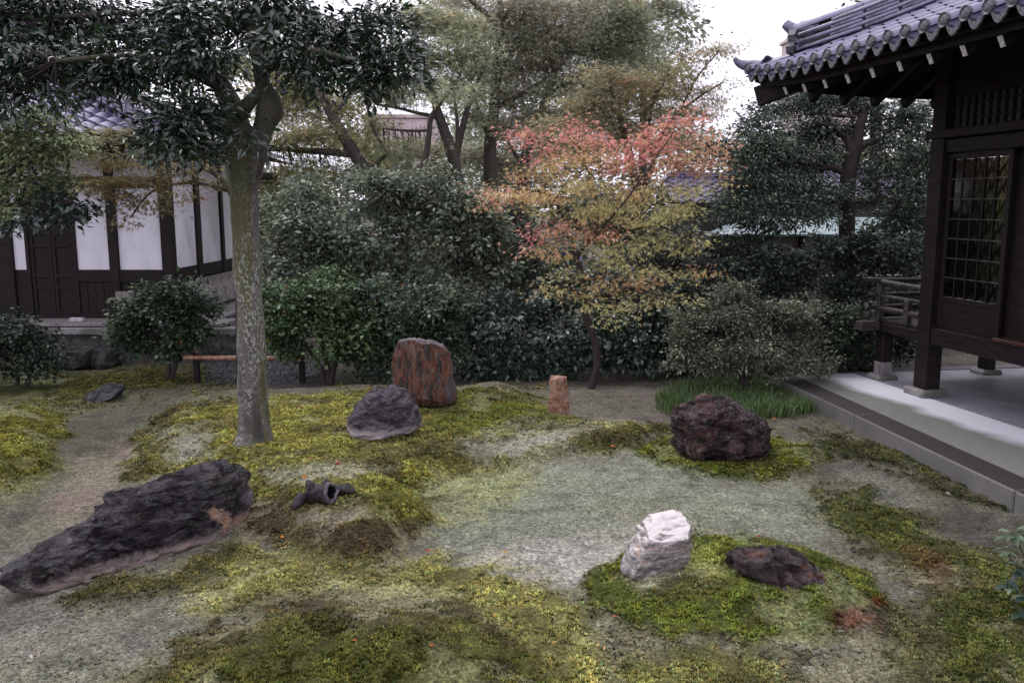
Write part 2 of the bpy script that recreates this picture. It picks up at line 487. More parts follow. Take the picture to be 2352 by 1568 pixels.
# cover: frame polygon, colour, feather, moss amount (0 bare .. 1 thick)
YG = (0.245, 0.235, 0.06); OL = (0.13, 0.128, 0.042); DG = (0.095, 0.12, 0.022); BR = (0.115, 0.09, 0.045)
PALE = (0.19, 0.20, 0.155); SOIL = (0.17, 0.15, 0.125); LIME = (0.30, 0.32, 0.075)
COVER = [
    ('-200,1000 200,930 560,886 1560,868 1700,930 1500,985 1200,900 600,915 420,935 320,1040 300,1130 -200,1330', (0.088, 0.088, 0.064), 22, 0.15),
    ('110,1180 180,1060 290,1030 330,1040 305,1110 240,1180 160,1210', (0.175, 0.14, 0.115), 26, 0.0),
    ('-300,845 545,850 540,885 330,905 150,938 -300,925', (0.11, 0.115, 0.032), 16, 0.8),
    ('-100,930 60,935 120,948 145,985 130,1060 60,1115 -100,1150', (0.17, 0.17, 0.035), 18, 0.9),
    ('1020,885 1260,872 1560,872 1600,905 1560,985 1400,972 1260,930', (0.17, 0.15, 0.128), 12, 0.05),
    ('960,1120 1100,1085 1330,1045 1480,1030 1560,1075 1700,1105 1840,1105 1900,1170 1860,1240 1700,1235 1600,1225 1430,1275 1330,1345 1250,1335 1060,1290 1000,1230', PALE, 30, 0.22),
    ('930,1120 1100,1075 1250,1060 1200,1140 1100,1190 1000,1180', (0.22, 0.235, 0.11), 30, 0.4),
    ('1020,1290 1250,1240 1450,1210 1480,1270 1330,1345 1250,1335 1060,1310', (0.30, 0.285, 0.25), 20, 0.1),
    ('300,1105 315,1040 365,965 430,925 550,912 700,905 820,898 900,900 1000,910 1070,900 1145,890 1215,903 1260,930 1330,962 1440,972 1530,985 1480,1020 1400,1042 1320,1052 1200,1064 1100,1092 1000,1112 940,1122 1000,1160 1035,1195 960,1225 900,1255 820,1305 720,1312 650,1262 600,1232 570,1130 480,1085 400,1100', YG, 10, 1.0),
    ('300,1105 315,1040 365,965 420,935 400,1000 360,1060 345,1100', OL, 10, 1.0),
    ('375,1000 440,985 500,1000 470,1040 400,1075 380,1060', (0.225, 0.225, 0.165), 14, 0.35),
    ('590,1085 760,1070 900,1080 830,1100 620,1108', (0.27, 0.265, 0.19), 10, 0.4),
    ('980,920 1070,902 1145,893 1215,905 1265,940 1300,975 1180,1000 1100,990 1000,985 960,960', (0.135, 0.15, 0.03), 16, 1.0),
    ('800,1035 1000,985 1080,1010 1050,1040 900,1060', OL, 16, 1.0),
    ('1080,1010 1180,990 1330,970 1420,985 1330,1010 1320,1045 1180,1062 1090,1062', (0.25, 0.25, 0.195), 20, 0.35),
    ('1300,1040 1340,1015 1440,985 1530,985 1480,1020 1400,1040', OL, 10, 1.0),
    ('690,1165 830,1150 860,1190 780,1215 690,1210', (0.19, 0.165, 0.125), 16, 0.15),
    ('640,1215 700,1205 900,1205 990,1195 960,1230 860,1300 720,1310 650,1262', BR, 14, 0.9),
    ('860,1110 960,1110 1000,1160 980,1190 870,1180', (0.19, 0.19, 0.04), 12, 1.0),
    ('545,1150 640,1130 700,1200 660,1250 560,1250 540,1200', BR, 14, 0.9),
    ('-200,1390 300,1350 560,1345 640,1380 520,1450 330,1520 250,1640 -200,1640', (0.115, 0.108, 0.092), 30, 0.3),
    ('0,1480 250,1470 280,1568 100,1640 -100,1640', (0.155, 0.155, 0.12), 34, 0.42),
    ('130,1400 180,1345 400,1300 560,1235 620,1262 560,1310 400,1360 230,1400', (0.105, 0.098, 0.032), 14, 1.0),
    ('400,1380 560,1290 660,1265 740,1315 860,1300 1000,1262 1060,1290 1250,1335 1345,1390 1400,1568 1380,1640 1150,1640 1120,1440 900,1372 620,1385 480,1420', (0.265, 0.255, 0.08), 26, 0.8),
    ('330,1640 450,1470 560,1410 660,1385 900,1368 1085,1390 1170,1445 1290,1545 1330,1640', (0.095, 0.08, 0.036), 24, 1.0),
    ('230,1640 380,1530 540,1455 760,1430 930,1425 1080,1460 1200,1510 1290,1560 1330,1640', (0.115, 0.125, 0.028), 40, 1.0),
    ('1380,1420 1560,1470 1800,1478 2000,1470 2120,1440 2180,1568 2180,1640 1380,1640', (0.15, 0.142, 0.085), 30, 0.62),
    ('1420,1540 1650,1500 1800,1540 1800,1640 1420,1640', (0.20, 0.20, 0.06), 26, 0.85),
    ('1460,1045 1540,1003 1750,993 1870,1008 1925,1050 1885,1090 1800,1106 1640,1098 1515,1074', (0.125, 0.145, 0.022), 7, 1.0),
    ('1330,1335 1425,1272 1600,1225 1700,1233 1850,1258 1975,1310 2065,1400 1995,1475 1800,1480 1560,1474 1415,1424 1340,1378', (0.105, 0.125, 0.022), 9, 1.0),
    ('1420,1345 1560,1310 1600,1260 1640,1300 1560,1345 1480,1360', (0.3, 0.3, 0.2), 12, 0.3),
    ('1590,1262 1670,1255 1665,1300 1700,1335 1640,1352 1590,1325', LIME, 9, 0.9),
    ('1920,1420 2060,1390 2090,1440 2000,1475 1900,1470', (0.085, 0.06, 0.035), 14, 0.8),
    ('1890,1425 1940,1408 1985,1430 1950,1452 1900,1448', (0.14, 0.035, 0.014), 5, 0.95),
    ('2005,1385 2035,1378 2050,1398 2020,1408', (0.16, 0.04, 0.014), 4, 0.95),
    ('1880,1060 1960,1075 2130,1090 2352,1230 2500,1330 2500,1420 2352,1320 2200,1255 2100,1195 2000,1145 1890,1130', (0.072, 0.067, 0.057), 18, 0.15),
    ('1960,1090 2080,1110 2130,1160 2060,1160 1960,1120', (0.16, 0.158, 0.14), 20, 0.2),
    ('1870,985 1960,990 2130,1055 2210,1110 2330,1170 2200,1145 2080,1085 1890,1040', (0.075, 0.08, 0.03), 12, 0.9),
    ('1880,1132 2000,1138 2100,1190 2200,1250 2352,1300 2500,1400 2500,1700 2180,1640 2150,1450 2090,1330 1990,1270 1905,1200', (0.085, 0.095, 0.024), 24, 1.0),
    ('2050,1400 2160,1420 2200,1568 2200,1640 2080,1640 2040,1500', (0.11, 0.11, 0.045), 26, 0.8),
    ('2060,1270 2160,1290 2150,1350 2080,1330', (0.13, 0.075, 0.03), 16, 0.9),
    ('500,798 745,800 742,878 640,885 500,868', (0.12, 0.12, 0.13), 8, 0.0),
]
COVER = [(P_(a), np.array(b), c, d) for a, b, c, d in COVER]

def cover(X, Y, Z):
    """colour and moss amount of the garden floor"""
    n = X.shape
    fx, fy, d = project(X, Y, Z)
    ok = (d > 1.5) & (Y < 16)
    fx = fx + 24 * fbm(X * 2.3, Y * 2.3, seed=5, octaves=5, gain=0.6)
    fy = fy + 11 * fbm(X * 2.5, Y * 2.5, seed=9, octaves=5, gain=0.6)
    col = np.empty(n + (3,)); col[...] = (0.10, 0.095, 0.075)
    near = ok & (fy > 862)
    col[near] = (0.125, 0.118, 0.095)
    ms = np.where(near, 0.2, 0.15)
    fine = fbm(X * 11, Y * 11, seed=15, octaves=3, gain=0.7)
    for poly, c, fe, mo in COVER:
        sd_ = signed_dist(fx, fy, poly)
        fe = fe * 1.5 + 3
        w = sstep(-fe, fe, sd_ + 0.45 * fe * fine) * ok
        col = col * (1 - w[..., None]) + c * w[..., None]
        ms = ms * (1 - w) + mo * w
    # natural unevenness: browned shoots, paler lichen growing through, darker damp spots
    b1 = sstep(0.15, 0.65, fbm(X * 1.9 + 3, Y * 1.9, seed=111, octaves=4, gain=0.6))
    b2 = sstep(0.25, 0.75, fbm(X * 2.7 - 7, Y * 2.7, seed=131, octaves=4, gain=0.65))
    b3 = sstep(0.2, 0.8, fbm(X * 5.5, Y * 5.5, seed=151, octaves=3, gain=0.6))
    mossy = np.clip((ms - 0.35) * 2.5, 0, 1)
    w = (0.45 * b1 * mossy)[..., None]; col = col * (1 - w) + np.array([0.105, 0.082, 0.042]) * w
    w = (0.26 * b2 * mossy * near)[..., None]; col = col * (1 - w) + np.array([0.27, 0.265, 0.19]) * w
    ms = ms * (1 - 0.45 * b2 * mossy)
    col = col * (1 - 0.28 * b3)[..., None]
    bare = (1 - mossy) * near
    w = (0.35 * b1 * bare)[..., None]; col = col * (1 - w) + np.array([0.16, 0.165, 0.10]) * w
    return col, ms

def cushion(X, Y, ms):
    """moss stands a little proud of the bare soil, in uneven pads"""
    return 0.030 * sstep(0.40, 0.72, ms) * (0.7 + 0.5 * fbm(X * 4.5, Y * 4.5, seed=201, octaves=2)) * ((Y > 2) & (Y < 14))

def axis(lo, hi, step, far_lo, far_hi):
    a = list(np.arange(lo, hi + 1e-6, step))
    s = step; x = hi
    up = []
    while x < far_hi:
        s *= 1.35; x += s; up.append(x)
    s = step; x = lo
    dn = []
    while x > far_lo:
        s *= 1.35; x -= s; dn.append(x)
    return np.array(dn[::-1] + a + up)

def build_ground():
    gx = axis(-6.2, 6.2, 0.045, -170, 170)
    gy = axis(3.2, 12.6, 0.036, -60, 260)
    X, Y = np.meshgrid(gx, gy)
    Z = gz(X, Y)
    c, ms = cover(X, Y, Z)
    near = np.clip(1 - np.abs(X) / 12, 0, 1) * ((Y > 2) & (Y < 13.5))
    mott = fbm(X * 14, Y * 14, seed=41, octaves=3)
    Z = Z + cushion(X, Y, ms) + near * (0.006 + 0.008 * ms) * fbm(X * 16, Y * 16, seed=77, octaves=2)
    c = c * (1 + 0.22 * mott[..., None])
    c = c * (1 - 0.5 * sstep(0.4, 0.8, ms))[..., None]      # dark peaty soil between the moss shoots
    ny, nx = X.shape
    idx = np.arange(ny * nx).reshape(ny, nx)
    F = np.stack([idx[:-1, :-1], idx[:-1, 1:], idx[1:, 1:], idx[1:, :-1]], -1).reshape(-1, 4)
    m, nt, bs, out = new_mat('garden_floor')
    a = nt.nodes.new('ShaderNodeVertexColor'); a.layer_name = 'Col'
    f1 = noise_fac(nt, 34, 9, 0.80)
    v1 = ramp(nt, f1, [(0.36, (0.36, 0.37, 0.34)), (0.46, (0.66, 0.67, 0.62)), (0.54, (1.15, 1.15, 1.12)), (0.63, (1.6, 1.6, 1.56))])
    c1 = mixc(nt, 1.0, a.outputs[0], v1, 'MULTIPLY')
    f2 = noise_fac(nt, 75, 4, 0.6)
    v2 = ramp(nt, f2, [(0.38, (0.55, 0.55, 0.55)), (0.62, (1.45, 1.45, 1.45))])
    c2 = mixc(nt, 0.8, c1, v2, 'MULTIPLY')
    nt.links.new(c2, bs.inputs['Base Color'])
    bs.inputs['Roughness'].default_value = 0.92
    bs.inputs['Specular IOR Level'].default_value = 0.2
    bump(nt, bs, f2, 0.25, 0.010)
    me = mesh_np('ground', np.stack([X, Y, Z], -1).reshape(-1, 3), F, m, c.reshape(-1, 3), True)
    tag(link('ground', me), kind='structure')
build_ground()

def tufts(name, n, sel, rad, hgt, blades, label, jitter=0.50, spread=0.9, material='moss', pale=False):
    """little upright moss shoots on the garden floor"""
    X = rng.uniform(-5.6, 5.6, n); Y = 3.3 + 8.8 * rng.uniform(0, 1, n) ** 1.7
    fx, fy, d = project(X, Y, np.zeros(n))
    k = (fx > -60) & (fx < 2420) & (fy < 1640)
    X, Y = X[k], Y[k]
    Z = gz(X, Y)
    c, ms = cover(X, Y, Z)
    Z = Z + cushion(X, Y, ms)
    keep = sel(X, Y, c, ms)
    X, Y, Z, c, ms = X[keep], Y[keep], Z[keep], c[keep], ms[keep]
    n = len(X)
    sc = rng.uniform(0.6, 1.35, n) * (0.55 + 0.5 * ms) * (0.85 + 0.06 * (Y - 4))
    br = 1 + jitter * rng.normal(0, 1, n)
    patch = 1 + 0.42 * fbm(X * 7, Y * 7, seed=61, octaves=3, gain=0.7)
    c = c * 1.3 * np.clip(br * patch, 0.25, 2.4)[:, None]
    hue = rng.normal(0, 0.10, n)
    c = c * np.stack([1 + hue, 1 - 0.3 * hue, 1 - hue], -1)
    if pale:
        k = rng.uniform(0, 1, n) < 0.55
        c[k] = np.array([0.36, 0.37, 0.31]) * rng.uniform(0.6, 1.35, (k.sum(), 1)) * (0.35 + 0.65 * np.clip(c[k].sum(1, keepdims=True) / 0.6, 0, 1.1))
    ang0 = rng.uniform(0, 6.28, n)
    V = np.empty((n, blades, 3, 3)); 
    for b in range(blades):
        a = ang0 + 6.283 * b / blades + rng.normal(0, 0.25, n)
        dx, dy = np.cos(a), np.sin(a)
        w = rad * 0.42 * sc
        lift = hgt * sc * rng.uniform(0.5, 1.25, n)
        base = np.stack([X, Y, Z - 0.004], -1)
        side = np.stack([-dy, dx, np.zeros(n)], -1) * w[:, None]
        out = np.stack([dx, dy, np.zeros(n)], -1)
        V[:, b, 0] = base + side; V[:, b, 1] = base - side
        tip = base + out * (rad * spread * sc * rng.uniform(0.6, 1.2, n))[:, None]
        tip[:, 2] += lift
        V[:, b, 2] = tip
    V = V.reshape(-1, 3)
    F = np.arange(len(V)).reshape(-1, 3)
    C = np.repeat(np.clip(c, 0.004, 0.9), blades * 3, axis=0)
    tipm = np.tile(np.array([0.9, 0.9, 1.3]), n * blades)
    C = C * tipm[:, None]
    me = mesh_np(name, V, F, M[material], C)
    return tag(link(name, me), label, 'moss', kind='stuff')

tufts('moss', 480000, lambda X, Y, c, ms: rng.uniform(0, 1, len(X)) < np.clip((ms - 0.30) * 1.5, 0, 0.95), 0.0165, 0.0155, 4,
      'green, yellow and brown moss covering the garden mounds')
tufts('lichen', 230000, lambda X, Y, c, ms: rng.uniform(0, 1, len(X)) < np.where(ms < 0.5, 0.55 * np.clip(ms * 3.2, 0.0, 1), 0), 0.017, 0.006, 4,
      'pale grey green lichen flecks on the bare garden soil', 0.3, 1.2, pale=True)

# fallen dirt and gravel strip by the left house
def gravel():
    bm = bmesh.new(); bmesh.ops.create_icosphere(bm, subdivisions=1, radius=1)
    base = np.array([v.co[:] for v in bm.verts]); tri = np.array([[v.index for v in f.verts] for f in bm.faces]); bm.free()
    base[:, 2] *= 0.6
    n = 2600
    fx = rng.uniform(470, 760, n); fy = rng.uniform(798, 884, n)
    V = np.empty((n, len(base), 3)); F = np.empty((n, len(tri), 3), int); C = np.empty((n, len(base), 3))
    for i in range(n):
        p = flat(fx[i], fy[i]); s = rng.uniform(0.009, 0.018)
        a = rng.uniform(0, 6.28); ca, sa = math.cos(a), math.sin(a)
        b = base * rng.uniform(0.7, 1.2, 3) * s
        V[i] = np.stack([b[:, 0] * ca - b[:, 1] * sa + p.x, b[:, 0] * sa + b[:, 1] * ca + p.y, b[:, 2] + 0.008 + gz1(p.x, p.y) if i < 0 else b[:, 2] + 0.012], -1)
        F[i] = tri + i * len(base)
        C[i] = rng.uniform(0.06, 0.17) * np.array([0.98, 0.98, 1.06])
    me = mesh_np('gravel', V.reshape(-1, 3), F.reshape(-1, 3), M['moss'], C.reshape(-1, 3))
    tag(link('gravel', me), 'dark grey gravel beside the white walled house', 'gravel', kind='stuff')
gravel()

# ------------------------------------------------------------------ terrace of the right hall
HALL_A = math.radians(11.3)
ca_, sa_ = math.cos(HALL_A), math.sin(HALL_A)
def loc2w(w, u, z=0.0):
    return Vector((w * ca_ - u * sa_, w * sa_ + u * ca_, z))
def w2loc(p):
    return Vector((p.x * ca_ + p.y * sa_, -p.x * sa_ + p.y * ca_, p.z))

def terrace():
    z = TERRACE_Z
    A = flat(1771, 862, z); B = flat(2352, 1138, z)          # outer kerb edge, far to near
    d = (B - A).normalized(); nrm = Vector((-d.y, d.x, 0))
    if nrm.x < 0: nrm = -nrm
    kw = 0.29
    far_dir = (flat(2028, 854, z) - A).normalized()
    near = A + d * 9.5
    # paved floor
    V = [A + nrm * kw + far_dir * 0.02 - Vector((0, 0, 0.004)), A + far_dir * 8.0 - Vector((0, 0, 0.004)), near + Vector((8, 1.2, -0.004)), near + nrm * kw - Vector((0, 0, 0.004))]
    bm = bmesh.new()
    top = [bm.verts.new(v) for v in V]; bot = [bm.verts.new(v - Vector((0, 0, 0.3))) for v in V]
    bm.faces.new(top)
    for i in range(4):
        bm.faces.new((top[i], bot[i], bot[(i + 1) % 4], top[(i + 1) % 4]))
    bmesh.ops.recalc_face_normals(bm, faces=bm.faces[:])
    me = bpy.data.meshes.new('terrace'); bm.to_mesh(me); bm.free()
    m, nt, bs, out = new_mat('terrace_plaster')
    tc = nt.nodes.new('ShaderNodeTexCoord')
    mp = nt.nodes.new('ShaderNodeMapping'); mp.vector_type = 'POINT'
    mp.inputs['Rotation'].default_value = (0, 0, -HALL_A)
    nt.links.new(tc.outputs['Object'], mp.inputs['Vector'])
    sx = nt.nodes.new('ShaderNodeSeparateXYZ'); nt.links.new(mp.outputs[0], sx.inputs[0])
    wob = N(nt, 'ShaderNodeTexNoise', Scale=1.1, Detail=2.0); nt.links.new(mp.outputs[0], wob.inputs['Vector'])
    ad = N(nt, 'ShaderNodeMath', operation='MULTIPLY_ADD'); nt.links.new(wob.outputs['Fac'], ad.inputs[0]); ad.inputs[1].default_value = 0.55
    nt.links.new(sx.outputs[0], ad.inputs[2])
    # rain-wet outer strip, dry strip under the eave edge, greyer slab inside the column line with the hall's shade painted in
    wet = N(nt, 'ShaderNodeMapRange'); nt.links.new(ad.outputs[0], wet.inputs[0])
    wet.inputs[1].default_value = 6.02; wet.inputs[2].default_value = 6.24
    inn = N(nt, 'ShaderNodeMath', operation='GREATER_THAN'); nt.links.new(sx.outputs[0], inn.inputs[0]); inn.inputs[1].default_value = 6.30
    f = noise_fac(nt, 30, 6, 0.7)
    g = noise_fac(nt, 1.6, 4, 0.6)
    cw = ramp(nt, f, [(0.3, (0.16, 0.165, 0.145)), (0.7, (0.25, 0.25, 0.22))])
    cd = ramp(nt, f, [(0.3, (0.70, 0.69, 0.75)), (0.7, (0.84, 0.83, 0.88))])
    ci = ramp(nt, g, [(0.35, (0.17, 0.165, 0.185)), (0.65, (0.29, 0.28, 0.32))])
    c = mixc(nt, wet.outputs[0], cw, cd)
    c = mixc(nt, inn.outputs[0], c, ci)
    nt.links.new(c, bs.inputs['Base Color']); bs.inputs['Roughness'].default_value = 0.7
    bump(nt, bs, f, 0.15, 0.004)
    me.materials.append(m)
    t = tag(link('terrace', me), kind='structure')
    # kerb stones
    ks, nt, bs, out = new_mat('kerb_granite')
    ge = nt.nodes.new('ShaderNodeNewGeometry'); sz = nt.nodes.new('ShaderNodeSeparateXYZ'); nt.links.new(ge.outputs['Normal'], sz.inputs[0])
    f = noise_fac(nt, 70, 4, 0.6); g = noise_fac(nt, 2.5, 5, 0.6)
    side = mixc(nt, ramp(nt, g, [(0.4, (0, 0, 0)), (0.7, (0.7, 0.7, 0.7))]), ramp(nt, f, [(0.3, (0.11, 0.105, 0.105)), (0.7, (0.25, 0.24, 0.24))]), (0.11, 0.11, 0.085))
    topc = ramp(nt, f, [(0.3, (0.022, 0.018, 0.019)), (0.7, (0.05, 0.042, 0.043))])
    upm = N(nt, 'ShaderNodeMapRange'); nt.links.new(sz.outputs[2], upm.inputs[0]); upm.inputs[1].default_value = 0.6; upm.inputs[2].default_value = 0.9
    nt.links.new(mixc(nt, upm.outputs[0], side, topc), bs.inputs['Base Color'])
    bs.inputs['Roughness'].default_value = 0.6
    bump(nt, bs, f, 0.25, 0.004)
    ang = math.atan2(d.y, d.x)
    s0 = 0.0
    for L in (2.05, 2.35, 2.2, 2.3):
        c0 = A + d * (s0 + L / 2) + nrm * (kw / 2)
        me = box_mesh('kerb_stone', L - 0.012, kw, 0.42, ks, 0.012)
        link('kerb_stone', me, t, None, Vector((c0.x, c0.y, z + 0.004 - 0.21 - 0.004 * (int(s0) % 2))), (0, 0, ang))
        s0 += L
    angf = math.atan2(far_dir.y, far_dir.x)
    s0 = kw + 0.012
    nf = Vector((-far_dir.y, far_dir.x, 0))
    for L in (1.9, 2.1, 2.2):
        c0 = A + far_dir * (s0 + L / 2) + nf * 0.11
        me = box_mesh('kerb_stone', L - 0.012, 0.22, 0.40, ks, 0.012)
        link('kerb_stone', me, t, None, Vector((c0.x, c0.y, z + 0.006 - 0.20)), (0, 0, angf))
        s0 += L
terrace()

# ------------------------------------------------------------------ leaves and crowns
def leaf_arrays(Pn, D, Nn, L, C, shape='oval', wid=0.38):
    """Pn base points, D leaf direction, Nn leaf normal, L length, C colour"""
    D = D / (np.linalg.norm(D, axis=1, keepdims=True) + 1e-9)
    S = np.cross(Nn, D); S /= (np.linalg.norm(S, axis=1, keepdims=True) + 1e-9)
    U = np.cross(D, S)
    if shape == 'oval':
        prof = [(0, 0, 0), (0.48, wid, 0.10), (0.5, 0, 0.0), (0.48, -wid, 0.10), (1.0, 0, -0.13)]
        tri = [(0, 2, 1), (0, 3, 2), (1, 2, 4), (2, 3, 4)]
    elif shape == 'leaf8':
        w = wid
        prof = [(0, 0, 0), (0.22, 0.72 * w, 0.05), (0.55, w, 0.06), (0.82, 0.55 * w, 0.0), (1.04, 0, -0.16), (0.82, -0.55 * w, 0.0), (0.55, -w, 0.06), (0.22, -0.72 * w, 0.05), (0.40, 0, -0.02), (0.74, 0, -0.05)]
        tri = [(0, 8, 1), (1, 8, 2), (8, 9, 2), (2, 9, 3), (3, 9, 4), (0, 7, 8), (7, 6, 8), (8, 6, 9), (6, 5, 9), (5, 4, 9)]
    elif shape == 'maple':
        prof = [(0, 0.07, 0), (0, -0.07, 0), (1.0, 0, -0.12), (0.25, 0.16, 0), (0.25, -0.16, 0),
                (0.72, 0.62, -0.10), (0.05, 0.30, 0), (0.72, -0.62, -0.10), (0.05, -0.30, 0), (0.1, 0.75, -0.12), (0.1, -0.75, -0.12)]
        tri = [(3, 4, 2), (1, 4, 3), (1, 3, 0), (0, 3, 5), (1, 7, 4), (0, 5, 9), (1, 10, 7)]
        tri = [(3, 4, 2), (1, 4, 3), (0, 3, 5), (1, 7, 4), (0, 6, 9), (1, 10, 8)]
    elif shape == 'tri3':
        prof = [(0, 0.10, 0), (0, -0.10, 0), (1.0, 0, -0.1), (0.55, 0.62, -0.06), (0.55, -0.62, -0.06)]
        tri = [(0, 1, 2), (0, 2, 3) if False else (0, 1, 3), (0, 1, 4)]
    else:
        prof = [(0, 0, 0), (0.5, wid, 0.04), (1.0, 0, -0.06), (0.5, -wid, 0.04)]
        tri = [(0, 3, 2), (0, 2, 1)]
    prof = np.array(prof); tri = np.array(tri)
    V = Pn[:, None, :] + L[:, None, None] * (prof[None, :, 0:1] * D[:, None, :] + prof[None, :, 1:2] * S[:, None, :] + prof[None, :, 2:3] * U[:, None, :])
    n = len(Pn); k = len(prof)
    F = tri[None] + (np.arange(n) * k)[:, None, None]
    return V.reshape(-1, 3), F.reshape(-1, 3), np.repeat(C, k, axis=0)

def rand_unit(n):
    v = rng.normal(0, 1, (n, 3)); return v / (np.linalg.norm(v, axis=1, keepdims=True) + 1e-9)

def blob_sprays(blobs, Y, depth=0.75, dens=26, shell=0.45, lobes=True):
    """spray centres, outward directions and the blob each belongs to; blobs are (x, y, rx, ry[, dY[, colour]]) in frame units"""
    cs, os_, ids = [], [], []
    for i, b in enumerate(blobs):
        x, y, rx, ry = b[:4]; dY = b[4] if len(b) > 4 and b[4] is not None else 0.0
        c = np.array(at(x, y, Y + dY)[:]); k = (Y + dY) / FPX
        R = np.array([rx * k, depth * 0.5 * (rx + ry) * k, ry * k * 1.0])
        n = max(3, int(dens * (R[0] * R[2] + 0.5 * R[1] * R[0]) * 4))
        # each blob is a cluster of uneven lobes, so outlines stay ragged and gaps open between lobes
        m = int(rng.integers(6, 10))
        lob_c = rand_unit(m) * (rng.uniform(0.25, 0.78, m) ** 0.6)[:, None]
        lob_r = rng.uniform(0.26, 0.56, m)
        pk = rng.choice(m, n, p=lob_r ** 2 / (lob_r ** 2).sum())
        u = rand_unit(n); r = rng.uniform(0, 1, n) ** shell
        far = rng.uniform(0, 1, n) < 0.14
        r = np.where(far, r * rng.uniform(1.0, 1.5, n), r)
        q = lob_c[pk] + u * (r * lob_r[pk])[:, None] if lobes else u * r[:, None]
        cs.append(c + q * R); o = q / np.maximum(R, 0.05) * R.mean()
        os_.append(o / (np.linalg.norm(o, axis=1, keepdims=True) + 1e-6)); ids.append(np.full(n, i))
    return np.concatenate(cs), np.concatenate(os_), np.concatenate(ids)

def crown(name, parent, mat, blobs, Y, colfn, leaf=0.07, per=14, dens=26, spread=0.10, flatn=0.5, shape='oval', wid=0.34,
          depth=0.75, shell=0.45, droop=0.15, up=0.9, twig=None, jit=0.25, K=4.0, zmin=0.03, lobes=True):
    per = int(per * min(1.5, K)); dens = dens * K / min(1.5, K)
    cs, od, ids = blob_sprays(blobs, Y, depth, dens, shell, lobes)
    ns = len(cs)
    base_c = colfn(cs, ids)
    base_c = base_c * np.clip(1 + 0.22 * rng.normal(0, 1, ns), 0.45, 1.7)[:, None]
    si = np.repeat(np.arange(ns), per)
    n = len(si)
    off = rng.normal(0, 1, (n, 3)) * spread
    off[:, 2] *= flatn
    P = cs[si] + off
    D = rand_unit(n) * 0.9 + od[si] * 0.75
    D += off / (np.linalg.norm(off, axis=1, keepdims=True) + 1e-6) * 0.8
    D[:, 2] = D[:, 2] * 0.6 - droop
    Nn = rand_unit(n) * (1 - 0.55 * up) + np.array([0, 0, 1.0]) * up + od[si] * 0.45
    L = leaf * rng.uniform(0.5, 1.38, n)
    C = base_c[si] * np.clip(1 + jit * rng.normal(0, 1, n), 0.35, 2.0)[:, None]
    k = P[:, 2] > zmin
    V, F, CC = leaf_arrays(P[k], D[k], Nn[k], L[k], np.clip(C[k], 0.003, 0.9), shape, wid)
    o = link(name, mesh_np(name, V, F, mat, CC), parent)
    if twig is not None and twig[1]:
        # each spray hangs on a thin twig that runs back towards the wood
        tv, tf = [], []
        pick = rng.permutation(ns)[:min(ns, 420)]
        wood = twig[1]
        WP = np.array([w[:] for w in wood])
        for j in pick:
            c = cs[j]; dd = np.linalg.norm(WP - c, axis=1); q = WP[np.argmin(dd)]
            mid = (c + q) / 2 + rng.normal(0, 0.05, 3) + np.array([0, 0, 0.04])
            if dd.min() > twig[2]:
                q = c + (q - c) / dd.min() * twig[2]; mid = (c + q) / 2 + rng.normal(0, 0.03, 3)
            v, f = tube_arrays([Vector(q), Vector(mid), Vector(c)], [twig[3], twig[3] * 0.7, twig[3] * 0.35], 3, False)
            b = len(tv); tv += v; tf += [tuple(t + b for t in ff) for ff in f]
        tag(link('twigs', mesh_poly('twigs', tv, tf, twig[0]), parent), kind='stuff')
    return o

def shade(*cols):
    cols = np.array(cols)
    def fn(cs, ids):
        t = rng.uniform(0, 1, len(cs)) ** 1.3 * (len(cols) - 1)
        i = np.minimum(t.astype(int), len(cols) - 2); f = (t - i)[:, None]
        return cols[i] * (1 - f) + cols[i + 1] * f
    return fn

def tree_wood(parent, mat, limbs, Y, first='trunk', wob=0.0, sides=10, sub=5):
    """limbs: list of [(x, y, half-width, dY) ...] in frame units; returns sampled points of the wood"""
    pts_all = []
    for i, limb in enumerate(limbs):
        pts = [at(p[0], p[1], Y + (p[3] if len(p) > 3 else 0.0)) for p in limb]
        rad = [p[2] * (Y + (p[3] if len(p) > 3 else 0)) / FPX for p in limb]
        sp_, sr = smooth_path(pts, rad, sub)
        V, F = tube_arrays(sp_, sr, sides, True, wob, i)
        link(first if i == 0 else 'limb', mesh_poly('wood', V, F, mat), parent)
        pts_all += sp_
    return pts_all

